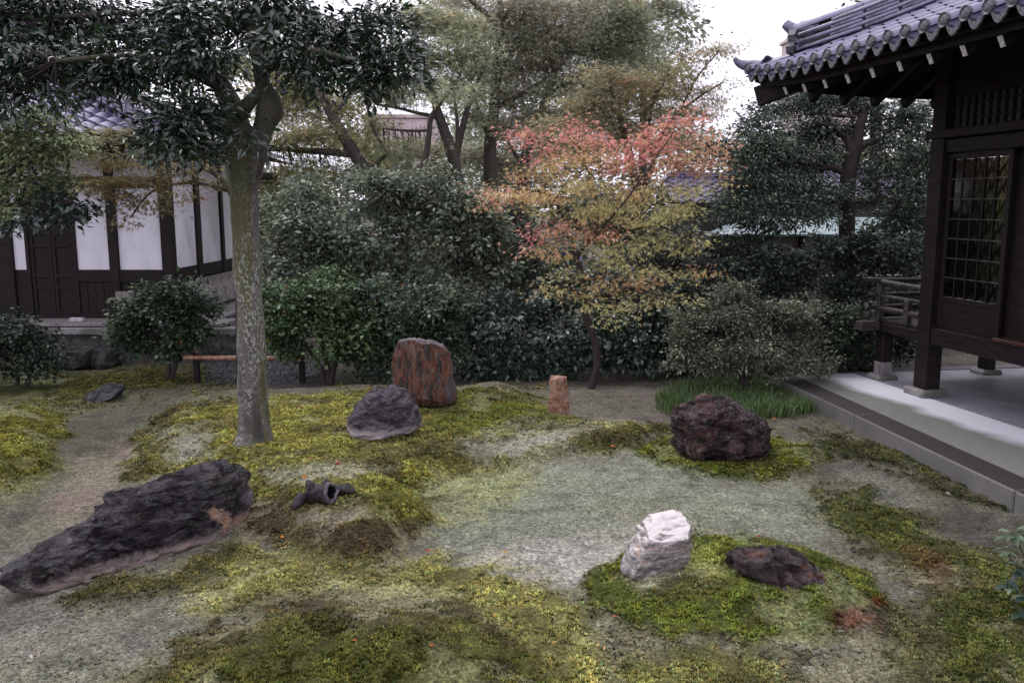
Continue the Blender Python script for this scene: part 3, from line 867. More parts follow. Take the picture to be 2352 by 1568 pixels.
# ------------------------------------------------------------------ the hall on the right
def make_hall():
    hall = empty('temple_hall', (0, 0, 0), HALL_A)
    tag(hall, 'dark timber temple hall with tiled hip roof and glass lattice doors', 'building')
    WC, UC = 6.38, 8.34          # outer column line and far corner
    FL = 0.93
    EW, EU = 4.75, 9.80          # eave edges
    wd, wh = M['wood_dark'], M['wood_dark_h']
    # columns on stones
    for (w, u, top) in ((WC, UC, 4.3), (WC, UC - 1.95, 4.3), (WC, UC - 3.9, 4.3)):
        box('column', hall, wd, (w - 0.10, u - 0.10, 0.235), (w + 0.10, u + 0.10, top), 0.012)
        box('base_stone', hall, M['granite'], (w - 0.17, u - 0.17, 0.12), (w + 0.17, u + 0.17, 0.236), 0.02)
    for (w, u) in ((6.46, 9.25), (7.95, 9.30), (9.5, 9.30)):
        p = box('veranda_post', hall, wd, (w - 0.075, u - 0.075, 0.21), (w + 0.075, u + 0.075, 0.86), 0.01)
        box('base_stone', hall, M['granite'], (w - 0.14, u - 0.14, 0.12), (w + 0.14, u + 0.14, 0.215), 0.03)
        if w < 7:
            box('worn_foot', p, M['wood_grey'], (-0.077, -0.077, -0.326), (0.077, 0.077, -0.16), 0.008)
    # sill beam, floor, joists
    box('floor_beam', hall, wh, (WC - 0.075, 2.5, 0.74), (WC + 0.075, UC - 0.10, FL), 0.01)
    box('floor_beam', hall, wh, (WC + 0.10, UC - 0.07, 0.74), (11.0, UC + 0.07, FL - 0.003), 0.01)
    for i in range(11):
        u1 = UC - 0.12 - i * 0.5
        box('floor_plank', hall, M['wood_red'], (WC + 0.09, u1 - 0.496, 0.90), (8.6, u1, 0.925 + 0.002 * (i % 2)), 0.004)
    box('floor_edge', hall, M['wood_red'], (WC - 0.13, 2.5, FL + 0.002), (WC + 0.02, UC - 1.07, FL + 0.035), 0.006)
    # side veranda beyond the corner with its railing
    for i in range(8):
        w0 = WC + 0.02 + i * 0.45
        box('veranda_plank', hall, M['wood_rail'], (w0, UC + 0.09, 0.86), (w0 + 0.444, 9.36, 0.90), 0.005)
    box('veranda_beam', hall, wh, (WC - 0.02, 9.20, 0.74), (11, 9.33, 0.858), 0.008)
    box('veranda_beam', hall, wh, (WC - 0.03, UC + 0.11, 0.74), (WC + 0.09, 9.19, 0.857), 0.008)
    box('beam_end', hall, M['wood_rail'], (WC - 0.28, 9.19, 0.76), (WC - 0.035, 9.33, 0.87), 0.006)
    for zc, r, ext in ((1.02, 0.035, 0.12), (1.17, 0.025, 0.18), (1.33, 0.032, 0.26)):
        tube('rail', hall, M['wood_rail'], [(WC, UC + 0.10, zc), (WC, 8.9, zc), (WC, 9.28 + ext, zc + (0.02 if zc > 1.3 else 0))], [r] * 3, 8, 3)
        tube('rail', hall, M['wood_rail'], [(WC - ext, 9.28, zc + 0.012 + (0.02 if zc > 1.3 else 0)), (WC + 1.0, 9.28, zc + 0.012), (11, 9.28, zc + 0.012)], [r] * 3, 8, 3)
    for (w, u) in ((WC, 9.28), (WC, 8.75), (7.2, 9.28), (8.1, 9.28), (9.0, 9.28)):
        box('railing_post', hall, M['wood_rail'], (w - 0.035, u - 0.035, 0.88), (w + 0.035, u + 0.035, 1.31 if w == WC and u > 9 else 1.17), 0.006)
    # glass lattice doors
    def lattice_door(u0, u1, z0, z1, along='u', fixed=WC, panel=0.29, nx=5, nz=7, th=0.04):
        root = empty('lattice_door', (0, 0, 0), 0, hall)
        def bx(n, a0, a1, z_0, z_1, t, mat, bv=0.004, off=0.0):
            if along == 'u':
                return box(n, root, mat, (fixed - t / 2 + off, a0, z_0), (fixed + t / 2 + off, a1, z_1), bv)
            return box(n, root, mat, (a0, fixed - t / 2 + off, z_0), (a1, fixed + t / 2 + off, z_1), bv)
        s = 0.055
        bx('stile', u0, u0 + s, z0, z1, th, wd); bx('stile', u1 - s, u1, z0, z1, th, wd)
        bx('door_rail', u0 + s, u1 - s, z0, z0 + 0.07, th - 0.004, wh)
        bx('door_rail', u0 + s, u1 - s, z0 + panel, z0 + panel + 0.05, th - 0.004, wh)
        bx('door_rail', u0 + s, u1 - s, z1 - 0.06, z1, th - 0.004, wh)
        bx('lower_panel', u0 + s, u1 - s, z0 + 0.07, z0 + panel, 0.012, wd)
        a, b = u0 + s, u1 - s; za, zb = z0 + panel + 0.05, z1 - 0.06
        for i in range(1, nx):
            p = a + (b - a) * i / nx
            bx('muntin', p - 0.008, p + 0.008, za, zb, 0.024, wd, 0.002)
        for j in range(1, nz):
            q = za + (zb - za) * j / nz
            bx('muntin', a, b, q - 0.006, q + 0.006, 0.019, M['wood_rail'], 0.002)
        for i in range(nx):
            for j in range(nz):
                pa, pb = a + (b - a) * i / nx, a + (b - a) * (i + 1) / nx
                qa, qb = za + (zb - za) * j / nz, za + (zb - za) * (j + 1) / nz
                bx('pane', pa + 0.007, pb - 0.007, qa + 0.005, qb - 0.005, 0.003, M['glass'], 0)
    lattice_door(7.33, UC - 0.11, FL + 0.005, 2.78)
    lattice_door(4.5, 5.4, FL + 0.005, 2.78)
    box('end_wall', hall, wd, (WC + 1.25, UC - 0.02, FL), (11, UC + 0.03, 2.79), 0.004)
    box('near_wall', hall, wd, (WC + 0.05, 2.42, 0.3), (11, 2.5, 4.3), 0.004)
    for k in range(2):
        box('wooden_door', hall, wd, (WC + 0.02 + 0.045 * k, 5.42 + 0.95 * k, FL + 0.005), (WC + 0.055 + 0.045 * k, 6.30 + 1.12 * k, 2.78), 0.006)
    # lintel, transom lattice, upper wall
    box('lintel', hall, wh, (WC - 0.06, 2.5, 2.79), (WC + 0.06, UC - 0.10, 2.93), 0.008)
    box('tie_beam', hall, wh, (WC - 0.125, 2.5, 2.94), (WC + 0.07, UC + 0.16, 3.03), 0.008)
    box('lintel', hall, wh, (WC + 0.10, UC - 0.06, 2.79), (11, UC + 0.06, 2.93), 0.008)
    for i in range(26):
        u = UC - 0.20 - i * 0.105
        box('transom_bar', hall, wd, (WC - 0.015, u - 0.014, 3.03), (WC + 0.015, u + 0.014, 3.36), 0.002)
    for zz in (3.12, 3.27):
        box('transom_rail', hall, wh, (WC - 0.010, 2.5, zz), (WC + 0.010, UC - 0.1, zz + 0.015), 0.002)
    box('transom_backing', hall, M['wood_rail'], (WC + 0.02, 2.5, 3.031), (WC + 0.03, UC - 0.1, 3.36), 0.002)
    box('upper_wall', hall, wd, (WC - 0.02, 2.5, 3.361), (WC + 0.05, UC - 0.1, 4.25), 0.004)
    box('upper_wall', hall, wd, (WC + 0.1, UC - 0.03, 2.931), (11, UC + 0.04, 4.25), 0.004)
    # inner room wall behind the corridor, ceiling of the corridor
    box('inner_wall', hall, wd, (7.62, 2.5, 0.93), (7.70, UC - 0.05, 3.4), 0.004)
    box('inner_sill', hall, M['granite'], (7.50, 2.5, 0.93), (7.618, UC - 0.9, 0.99), 0.006)
    box('corridor_ceiling', hall, wd, (WC + 0.06, 2.5, 3.36), (8.6, UC - 0.05, 3.40), 0.004)
    # --- roof
    ZE = 3.66
    def zr(d, e=9.0):
        return ZE + 0.40 * d + 0.018 * d * d + 0.16 * math.exp(-max(e, 0) / 0.55)
    roof = empty('roof', (0, 0, 0), 0, hall)
    # sheathing (two slopes meeting at the hip)
    V, F = [], []
    n = 26
    ul = 2.5
    def add_sheet(fn, off):
        b = len(V)
        for i in range(n + 1):
            for j in range(n + 1):
                V.append(fn(i / n, j / n, off))
        for i in range(n):
            for j in range(n):
                a = b + i * (n + 1) + j
                F.append((a, a + 1, a + n + 2, a + n + 1))
    def left_s(s, t, off):
        u = EU - s * (EU - ul); dmax = EU - u
        dd = dmax * t
        return Vector((EW + dd, u, zr(dd, EU - u) + off))
    def far_s(s, t, off):
        w = EW + s * (11.5 - EW); dmax = w - EW
        dd = min(dmax * t, dmax)
        return Vector((w, EU - dd, zr(dd, w - EW) + off))
    for off in (-0.03, -0.075):
        add_sheet(left_s, off); add_sheet(far_s, off)
    link('sheathing', mesh_poly('sheathing', V, F, M['wood_eave'], False), roof)
    # eave boards
    def strip(name, pts, hh, th, mat, side):
        V, F = [], []
        for p in pts:
            p = Vector(p)
            for dz, o in ((0, 0), (0, 1), (-hh, 1), (-hh, 0)):
                V.append(p + side * (th * o) + Vector((0, 0, dz)))
        for i in range(len(pts) - 1):
            for k in range(4):
                a = i * 4 + k; b = i * 4 + (k + 1) % 4
                F.append((a, b, b + 4, a + 4))
        F.append((0, 1, 2, 3)); e = (len(pts) - 1) * 4; F.append((e + 3, e + 2, e + 1, e))
        return link(name, mesh_poly(name, V, F, mat, False), roof)
    us = [EU - 0.06 - i * 0.25 for i in range(30)]
    strip('eave_board', [(EW + 0.05, u, zr(0.05, EU - u) - 0.035) for u in us], 0.075, 0.05, M['wood_eave'], Vector((1, 0, 0)))
    wsx = [EW + 0.06 + i * 0.25 for i in range(27)]
    strip('eave_board', [(w, EU - 0.05, zr(0.05, w - EW) - 0.035) for w in wsx], 0.075, 0.05, M['wood_eave'], Vector((0, -1, 0)))
    # rafters with white painted ends
    def rafter(p0, p1, hw=0.028, hh=0.046, end=True):
        d = (p1 - p0); L = d.length; d.normalize()
        me = box_mesh('rafter', L, hw * 2, hh * 2, M['wood_eave'], 0.004)
        o = link('rafter', me, roof, None, (p0 + p1) / 2, d.to_track_quat('X', 'Z').to_euler())
        if end:
            link('white_end', box_mesh('white_end', 0.006, hw * 2 - 0.006, hh * 2 - 0.004, M['white_paint'], 0), o, None, Vector((-L / 2 - 0.0035, 0, 0)))
    for i in range(17):
        u = 9.05 - i * 0.40
        if u < 2.7: break
        w1 = min(WC + 0.1, EW + (EU - u) - 0.02)
        d0 = 0.14
        if w1 > EW + d0 + 0.2:
            rafter(Vector((EW + d0, u, zr(d0, EU - u) - 0.265)), Vector((w1, u, zr(w1 - EW, 9) - 0.155)))
    for i in range(16):
        w = 5.55 + i * 0.41
        u1 = max(UC - 0.1, EU - (w - EW) + 0.02)
        rafter(Vector((w, EU - 0.14, zr(0.14, w - EW) - 0.265)), Vector((w, u1, zr(EU - u1, 9) - 0.155)), 0.04, 0.055)
    # purlin shadow boards between rafters and sheathing
    strip('soffit_board', [(EW + 0.16, u, zr(0.16, EU - u) - 0.112) for u in us], 0.10, 0.035, M['wood_eave'], Vector((1, 0, 0)))
    strip('soffit_board', [(w, EU - 0.16, zr(0.16, w - EW) - 0.112) for w in wsx], 0.10, 0.035, M['wood_eave'], Vector((0, -1, 0)))
    # hip rafter
    rafter(Vector((EW + 0.12, EU - 0.12, zr(0.12, 0.12) - 0.34)), Vector((WC, EU - (WC - EW), zr(WC - EW) - 0.20)), 0.06, 0.11, False)
    # round cover tiles, pan tiles
    R = 0.053; TL = 0.30; PT = 0.24
    def arc_mesh(name, r, L, a0, a1, seg, th, mat, taper=0.0):
        V, F = [], []
        for e in (0, 1):
            for rr in (r, r - th):
                for k in range(seg + 1):
                    a = a0 + (a1 - a0) * k / seg
                    q = rr * (1 - taper * e)
                    V.append(Vector((e * L, q * math.cos(a), q * math.sin(a))))
        s = seg + 1
        for k in range(seg):
            F.append((k, k + 1, 2 * s + k + 1, 2 * s + k)); F.append((s + k + 1, s + k, 3 * s + k, 3 * s + k + 1))
            F.append((s + k, s + k + 1, k + 1, k))
            F.append((2 * s + k, 2 * s + k + 1, 3 * s + k + 1, 3 * s + k))
        return mesh_poly(name, V, F, mat, False)
    cov = arc_mesh('cover_tile', R, TL * 1.04, 0, math.pi, 8, 0.012, M['tile'], 0.06)
    pan = arc_mesh('pan_tile', 0.155, TL * 1.12, math.pi * 1.24, math.pi * 1.76, 5, 0.014, M['tile'])
    for v in pan.vertices: v.co.z += 0.135
    disc = bpy.data.meshes.new('end_disc')
    bm = bmesh.new()
    bmesh.ops.create_cone(bm, cap_ends=True, segments=14, radius1=R * 1.10, radius2=R * 1.10, depth=0.03)
    top = max(bm.faces, key=lambda f: f.calc_center_median().z)
    r1 = bmesh.ops.inset_individual(bm, faces=[top], thickness=0.013, depth=-0.009)
    r1 = bmesh.ops.inset_individual(bm, faces=[top], thickness=0.022, depth=0.006)
    bm.to_mesh(disc); bm.free(); disc.materials.append(M['tile_dark'])
    V, F = [], []
    m_ = 8
    for e in (0, 0.018):
        for k in range(m_ + 1):
            a = -1 + 2 * k / m_
            V.append(Vector((e, a * 0.088, 0.045 * a * a - 0.02)))
        for k in range(m_ + 1):
            a = -1 + 2 * k / m_
            V.append(Vector((e, a * 0.088, 0.045 * a * a - 0.02 - 0.05 * (1 - abs(a) ** 1.6) - 0.012)))
    s = m_ + 1
    for k in range(m_):
        F.append((k, k + 1, s + k + 1, s + k)); F.append((2 * s + k + 1, 2 * s + k, 3 * s + k, 3 * s + k + 1))
        F.append((k + 1, k, 2 * s + k, 2 * s + k + 1)); F.append((s + k, s + k + 1, 3 * s + k + 1, 3 * s + k))
    pend = mesh_poly('eave_pendant', V, F, M['tile_dark'], False)
    def lay(me, name, w, u, d, e, side, dz=0.0, jit=0.0):
        # up-slope direction
        dzdd = 0.40 + 0.036 * d
        pit = math.atan(dzdd)
        o = link(name, me, roof)
        o.location = (w, u, zr(d, e) + dz)
        rz = 0.0 if side == 'l' else -math.pi / 2
        o.rotation_euler = (0, -pit + jit, rz + random.uniform(-0.012, 0.012))
        return o
    nrow = 0
    for i in range(29):
        u = EU - 0.16 - i * PT
        if u < 2.8: break
        dmax = (EU - u) - 0.14
        k = 0
        while k * TL < min(dmax, 4.0):
            d = k * TL - 0.02
            lay(cov, 'cover_tile', EW + d, u, d, EU - u, 'l', 0.02, 0.02)
            k += 1
        o = lay(disc, 'end_disc', EW - 0.035, u, -0.035, EU - u, 'l', 0.035)
        o.rotation_euler = (0, -math.pi / 2 + 0.06, 0)
        u2 = u - PT / 2
        dmax = (EU - u2) - 0.12
        k = 0
        while k * TL < min(dmax, 4.0):
            d = k * TL - 0.03
            lay(pan, 'pan_tile', EW + d, u2, d, EU - u2, 'l', -0.02, 0.03)
            k += 1
        o = lay(pend, 'eave_pendant', EW - 0.045, u2, -0.045, EU - u2, 'l', -0.02)
        o.rotation_euler = (0, 0.05, 0)
    # far slope: only its eave row reaches the picture
    for i in range(24):
        w = EW + 0.16 + i * PT
        if w > 10.5: break
        for k in range(2):
            d = k * TL - 0.02
            if d > w - EW - 0.12: break
            lay(cov, 'cover_tile', w, EU - d, d, w - EW, 'f', 0.02, 0.02)
        o = lay(disc, 'end_disc', w, EU + 0.035, -0.035, w - EW, 'f', 0.035); o.rotation_euler = (-math.pi / 2, 0, 0)
        w2 = w + PT / 2
        lay(pan, 'pan_tile', w2, EU + 0.03, -0.03, w2 - EW, 'f', -0.02, 0.03)
        o = lay(pend, 'eave_pendant', w2, EU + 0.045, -0.045, w2 - EW, 'f', -0.02); o.rotation_euler = (0, 0, -math.pi / 2)
    # hip ridge: courses of flat ridge tiles with a round cap
    seg = 0.72
    nseg = 8
    hd = Vector((1, -1, 0)).normalized()
    def hip(q):
        d = q / math.sqrt(2)
        return Vector((EW + d, EU - d, zr(d, d)))
    for lv in range(6):
        wdt = 0.31 - 0.018 * lv
        me = box_mesh('ridge_tile', seg - 0.003, wdt, 0.034, M['tile'], 0.008)
        for s_ in range(nseg):
            q0 = 0.62 + s_ * seg + (0.36 if lv % 2 else 0); q1 = q0 + seg
            a, b = hip(q0), hip(q1)
            d = (b - a).normalized()
            o = link('ridge_tile', me, roof, None, (a + b) / 2 + Vector((0, 0, 0.05 + lv * 0.041)), d.to_track_quat('X', 'Z').to_euler())
    capm = arc_mesh('ridge_cap', 0.075, seg * 1.02, 0, math.pi, 8, 0.014, M['tile'], 0.04)
    for s_ in range(nseg):
        q0 = 0.60 + s_ * seg
        a, b = hip(q0), hip(q0 + seg); d = (b - a).normalized()
        link('ridge_cap', capm, roof, None, a + Vector((0, 0, 0.285)), d.to_track_quat('X', 'Z').to_euler())
    # ornament tile at the lower ridge end and the two upturned tips
    e0 = hip(0.60); rzz = math.atan2(-1, 1)
    V, F = [], []
    out_ = [(-0.19, 0.0), (-0.21, 0.07), (-0.15, 0.13), (-0.17, 0.20), (-0.10, 0.27), (0, 0.31), (0.10, 0.27), (0.17, 0.20), (0.15, 0.13), (0.21, 0.07), (0.19, 0.0)]
    for e in (-0.06, 0.02):
        for (a, b) in out_: V.append(Vector((e, a, b)))
    L_ = len(out_)
    F.append(tuple(range(L_))[::-1]); F.append(tuple(range(L_, 2 * L_)))
    for k in range(L_): F.append((k, (k + 1) % L_, L_ + (k + 1) % L_, L_ + k))
    V.append(Vector((-0.10, 0, 0.16)))
    for k in range(3, 8): F.append((k, k - 1, len(V) - 1))
    link('ridge_end_tile', mesh_poly('ridge_end_tile', V, F, M['tile_dark'], False), roof, None, e0 + Vector((0, 0, 0.02)), (0, 0, rzz))
    out_d = -hd
    a = e0 + Vector((0, 0, 0.30))
    tube('ridge_tip', roof, M['tile'], [a + hd * 0.25, a + out_d * 0.02, a + out_d * 0.08 + Vector((0, 0, 0.03)), a + out_d * 0.14 + Vector((0, 0, 0.08))], [0.06, 0.07, 0.065, 0.055], 10, 4)
    a = hip(0.0) + Vector((0, 0, 0.03))
    tube('corner_tip', roof, M['tile'], [a + hd * 0.62 + Vector((0, 0, 0.05)), a + hd * 0.32 + Vector((0, 0, -0.01)), a + hd * 0.10 + Vector((0, 0, 0.0)), a + out_d * 0.05 + Vector((0, 0, 0.04)), a + out_d * 0.13 + Vector((0, 0, 0.11))], [0.075, 0.075, 0.07, 0.05, 0.02], 10, 4)
make_hall()

# ------------------------------------------------------------------ the white-walled house on the left
def make_house():
    h = empty('white_walled_house', (-5.13, 13.0, 0))
    tag(h, 'white plaster house with dark posts and grey tiled roof behind the trees', 'building')
    ox, oy = -5.13, 13.0
    def fb(n, mat, x0, x1, y0, y1, Yf=13.0, th=0.1, off=0.0, bv=0.006, parent=None):
        """a piece of the front wall, measured on the wall plane"""
        a = at(x0, y1, Yf); b = at(x1, y0, Yf)
        return box(n, parent or h, mat, (a.x - ox, off, a.z), (b.x - ox, off + th, b.z), bv)
    wd = M['wood_dark']
    # front wall
    pl = M['plaster']
    def rect(n, mat, X0, X1, z0, z1, y0, y1, bv=0.006, parent=None):
        return box(n, parent or h, mat, (X0 - ox, y0, z0), (X1 - ox, y1, z1), bv)
    def Xf(x): return at(x, 530, 13.0).x
    zb, zt = 1.28, 2.48
    for a, b in ((25, 53), (170, 246), (268, 370)):
        rect('plaster_panel', pl, Xf(a), Xf(b), zb, zt + 0.5, 0.03, 0.09, 0.003)
    rect('plaster_panel', pl, -9.6, Xf(-25), zb, zt + 0.5, 0.03, 0.09, 0.003)
    for a, b in ((-25, 25), (246, 268), (368, 396)):
        rect('post', wd, Xf(a), Xf(b), 0.5, 3.2, -0.02, 0.12, 0.01)
    for a, b in ((53, 62), (164, 171)):
        rect('post', wd, Xf(a), Xf(b), 0.56, 3.2, 0.0, 0.11, 0.006)
    rect('head_beam', wd, -9.6, Xf(367), 2.50, 2.66, -0.01, 0.115, 0.006)
    rect('plaster_band', pl, -9.6, Xf(367), 2.67, 3.1, 0.02, 0.10, 0.003)
    for (a, b) in ((-180, -26), (171, 246), (268, 368)):
        rect('sill_beam', wd, Xf(a), Xf(b), 1.10, 1.275, -0.005, 0.10, 0.006)
        n = max(2, int((b - a) / 16))
        for k in range(n):
            x0 = Xf(a) + (Xf(b) - Xf(a)) * k / n; x1 = Xf(a) + (Xf(b) - Xf(a)) * (k + 1) / n
            rect('wall_board', wd, x0 + 0.002, x1 - 0.002, 0.62, 1.10, 0.02 + 0.004 * (k % 2), 0.06, 0.003)
        rect('ground_sill', wd, Xf(a), Xf(b), 0.55, 0.62, -0.01, 0.09, 0.005)
    rect('wall_board', wd, Xf(25), Xf(53), 0.56, 1.275, 0.02, 0.08, 0.003)
    # panelled double door
    door = empty('door', (0, 0, 0), 0, h)
    x0, x1 = Xf(62), Xf(164); xm = (x0 + x1) / 2
    for a, b in ((x0 + 0.003, xm - 0.003), (xm + 0.003, x1 - 0.003)):
        rect('stile', wd, a, a + 0.05, 0.60, 2.5, 0.02, 0.06, 0.004, door); rect('stile', wd, b - 0.05, b, 0.60, 2.5, 0.02, 0.06, 0.004, door)
        zz = [0.60, 0.66, 0.98, 1.04, 1.16, 1.22, 1.62, 1.68, 1.80, 1.86, 2.42, 2.5]
        for k in range(0, len(zz), 2):
            rect('door_rail', M['wood_dark_h'], a + 0.05, b - 0.05, zz[k], zz[k + 1], 0.022, 0.058, 0.004, door)
            if k + 2 < len(zz):
                rect('door_panel', wd, a + 0.05, b - 0.05, zz[k + 1], zz[k + 2], 0.042, 0.05, 0.0, door)
    rect('threshold', wd, x0, x1, 0.55, 0.60, -0.02, 0.08, 0.005)
    # side wall facing the gravel
    def side(n, mat, Ya, Yb, z0, z1, t0=-0.07, t1=-0.02, bv=0.004):
        return box(n, h, mat, (t0, Ya - oy, z0), (t1, Yb - oy, z1), bv)
    for a, b in ((13.12, 14.12), (14.32, 15.32)):
        side('plaster_panel', pl, a, b, 1.28, 3.0)
    side('plaster_panel', pl, 15.46, 16.3, 1.28, 3.0)
    for a, b in ((14.12, 14.32), (15.32, 15.46), (16.3, 16.45)):
        side('post', wd, a, b, 0.5, 3.2, -0.10, 0.02, 0.01)
    for a, b in ((13.125, 14.115), (14.325, 15.315), (15.465, 16.295)):
        side('sill_beam', wd, a, b, 1.08, 1.275, -0.09, 0.0)
        side('wall_board', wd, a, b, 0.5, 1.08, -0.08, -0.03)
    # leaning weather boards along the side
    for k in range(7):
        Ya = 13.35 + k * 0.42
        o = side('weather_board', M['wood_grey'], Ya, Ya + 0.41, 0.60, 1.08, 0.06, 0.085, 0.004)
        o.rotation_euler = (0, -0.30, 0); o.location.x += 0.06
    rect('weather_board', M['wood_grey'], Xf(257), Xf(300), 0.60, 0.96, -0.04, -0.022, 0.003)
    # podium: boarded ledge on stone edging
    for k in range(5):
        rect('ledge_plank', M['wood_grey'], -9.0 + k * 0.97, -9.0 + (k + 1) * 0.97 - 0.006, 0.515, 0.55, -0.66, -0.02, 0.005)
    for k in range(5):
        side('ledge_plank', M['wood_grey'], 12.36 + k * 0.8, 12.36 + (k + 1) * 0.8 - 0.006, 0.512, 0.548, 0.0 if k == 0 else -0.02, 0.62, 0.005)
    box('ledge_trim', h, M['metal'], (0.622, -0.64, 0.50), (0.64, 3.4, 0.552), 0.003)
    for k in range(6):
        rect('edge_stone', M['foundation'] if False else M['granite'], -9.3 + k * 0.92, -9.3 + (k + 1) * 0.92 - 0.008, 0.40, 0.50, -0.74, -0.56, 0.012)
    rect('footing', M['foundation'], -9.6, -4.55, -0.1, 0.398, -0.66, -0.4, 0.02)
    side('footing', M['foundation'], 12.6, 16.3, -0.1, 0.498, -0.1, 0.52, 0.02)
    for k in range(4):
        o = side('skirt_board', M['wood_grey'], 13.9 + k * 0.45, 13.9 + k * 0.45 + 0.44, 0.12, 0.47, 0.525, 0.545, 0.004)
    rect('house_core', wd, -9.6, -5.25, 0.5, 3.2, 0.14, 3.4, 0.0)
    # rear eave end with its rain chain
    e = at(620, 400, 14.6)
    cx, cz = e.x - ox, e.z
    box('gutter', h, M['iron'], (cx - 0.10, 14.3 - oy - 1.2, cz - 0.10), (cx + 0.06, 14.9 - oy, cz + 0.02), 0.02)
    box('gutter_bracket', h, M['iron'], (cx - 0.5, 14.62 - oy, cz - 0.16), (cx + 0.12, 14.66 - oy, cz - 0.12), 0.005)
    ch = empty('rain_chain', (cx + 0.09, 14.64 - oy, 0), 0, h)
    V, F = [], []
    rm = bpy.data.meshes.new('chain_link')
    bm = bmesh.new(); bmesh.ops.create_cone(bm, cap_ends=False, segments=6, radius1=0.012, radius2=0.02, depth=0.055); bm.to_mesh(rm); bm.free(); rm.materials.append(M['iron'])
    for k in range(26):
        link('chain_link', rm, ch, None, (0, 0, cz - 0.16 - k * 0.05), (0, 0, k * 0.4))
    # --- roof
    roof = empty('roof', (0, 0, 0), 0, h)
    CX, CY = -4.72 - ox, 12.05 - oy        # eave corner
    def zr(d): return 3.22 + 0.33 * d + 0.032 * d * d
    # sheathing: front slope and right slope meeting on the hip
    QM = 4.6
    V, F = [], []; n = 12
    for kind in (0, 1):
        for off in (-0.04, -0.14):
            b = len(V)
            for i in range(n + 1):
                for j in range(n + 1):
                    s_ = i / n
                    if kind == 0:
                        x = CX - s_ * 6.5; d = min((CX - x), QM) * j / n
                        V.append(Vector((x, CY + d, zr(d) + off)))
                    else:
                        y = CY + s_ * 7.5; d = min((y - CY), QM) * j / n
                        V.append(Vector((CX - d, y, zr(d) + off)))
            for i in range(n):
                for j in range(n):
                    a = b + i * (n + 1) + j
                    F.append((a, a + 1, a + n + 2, a + n + 1))
    link('sheathing', mesh_poly('sheathing', V, F, M['wood_eave'], False), roof)
    # wave tiles
    TW, TL = 0.27, 0.24
    def prof(t): return 0.030 * math.sin(2 * math.pi * (t - 0.05)) + (0.014 if t > 0.85 else 0)
    V, F = [], []; m_ = 10
    for (yy, zz) in ((0.0, 0.0), (TL * 1.25, 0.0), (0.0, -0.022)):
        for k in range(m_ + 1):
            t = k / m_
            V.append(Vector((yy, (t - 0.5) * TW * 1.04, prof(t) + zz + (0.03 if yy == 0 else 0.0))))
    s = m_ + 1
    for k in range(m_):
        F.append((k, k + 1, s + k + 1, s + k)); F.append((2 * s + k, 2 * s + k + 1, k + 1, k))
    tm = mesh_poly('wave_tile', V, F, M['tile'], False)
    cnt = 0
    for i in range(18):
        x = CX - 0.25 - i * TW
        for k in range(20):
            d = k * TL
            if d > min(CX - x - 0.1, QM) or cnt > 175: break
            cnt += 1
            pit = math.atan(0.33 + 0.064 * d)
            link('wave_tile', tm, roof, None, (x, CY + d, zr(d)), (0, -pit, math.pi / 2))
    cnt = 0
    for i in range(15):
        y = CY + 0.25 + i * TW
        for k in range(20):
            d = k * TL
            if d > min(y - CY - 0.1, QM) or cnt > 115: break
            cnt += 1
            pit = math.atan(0.33 + 0.064 * d)
            link('wave_tile', tm, roof, None, (CX - d, y, zr(d)), (0, -pit, math.pi))
    for lv in range(4):
        me = box_mesh('hip_tile', 0.42, 0.24 - 0.02 * lv, 0.04, M['tile'], 0.006)
        for s_ in range(15):
            q0 = 0.2 + s_ * 0.43
            a = Vector((CX - q0 / 1.414, CY + q0 / 1.414, zr(q0 / 1.414))); q1 = q0 + 0.43
            b = Vector((CX - q1 / 1.414, CY + q1 / 1.414, zr(q1 / 1.414)))
            link('hip_tile', me, roof, None, (a + b) / 2 + Vector((0, 0, 0.06 + lv * 0.045)), (b - a).normalized().to_track_quat('X', 'Z').to_euler())
    zt_ = zr(QM)
    for lv in range(5):
        me = box_mesh('ridge_tile', 0.9, 0.34 - 0.02 * lv, 0.055, M['tile'], 0.008)
        for k in range(3):
            link('ridge_tile', me, roof, None, (CX - QM + 0.2 - k * 0.91, CY + QM, zt_ + 0.04 + lv * 0.062))
    box('ridge_end_tile', roof, M['tile_dark'], (CX - QM + 0.66, CY + QM - 0.24, zt_ - 0.05), (CX - QM + 0.76, CY + QM + 0.24, zt_ + 0.42), 0.05)
    box('eave_board', roof, M['wood_eave'], (CX - 6.5, CY + 0.0, 3.06), (CX, CY + 0.06, 3.17), 0.006)
    box('eave_board', roof, M['wood_eave'], (CX - 0.06, CY + 0.065, 3.06), (CX, CY + 5.0, 3.17), 0.006)
    for k in range(14):
        box('rafter', roof, M['wood_eave'], (CX - 0.4 - k * 0.42, CY + 0.07, 3.02), (CX - 0.33 - k * 0.42, CY + 1.1, 3.10), 0.004, (0.30, 0, 0))
make_house()

# things on and by that house
o = box('white_box', None, M['white_paint'], (0, 0, 0), (0.19, 0.10, 0.055), 0.006)
pw = at(175, 728, 12.6)
o.location = (pw.x, 12.62, 0.55 + 0.0285)
tag(o, 'small white box lying on the ledge in front of the dark door', 'box')
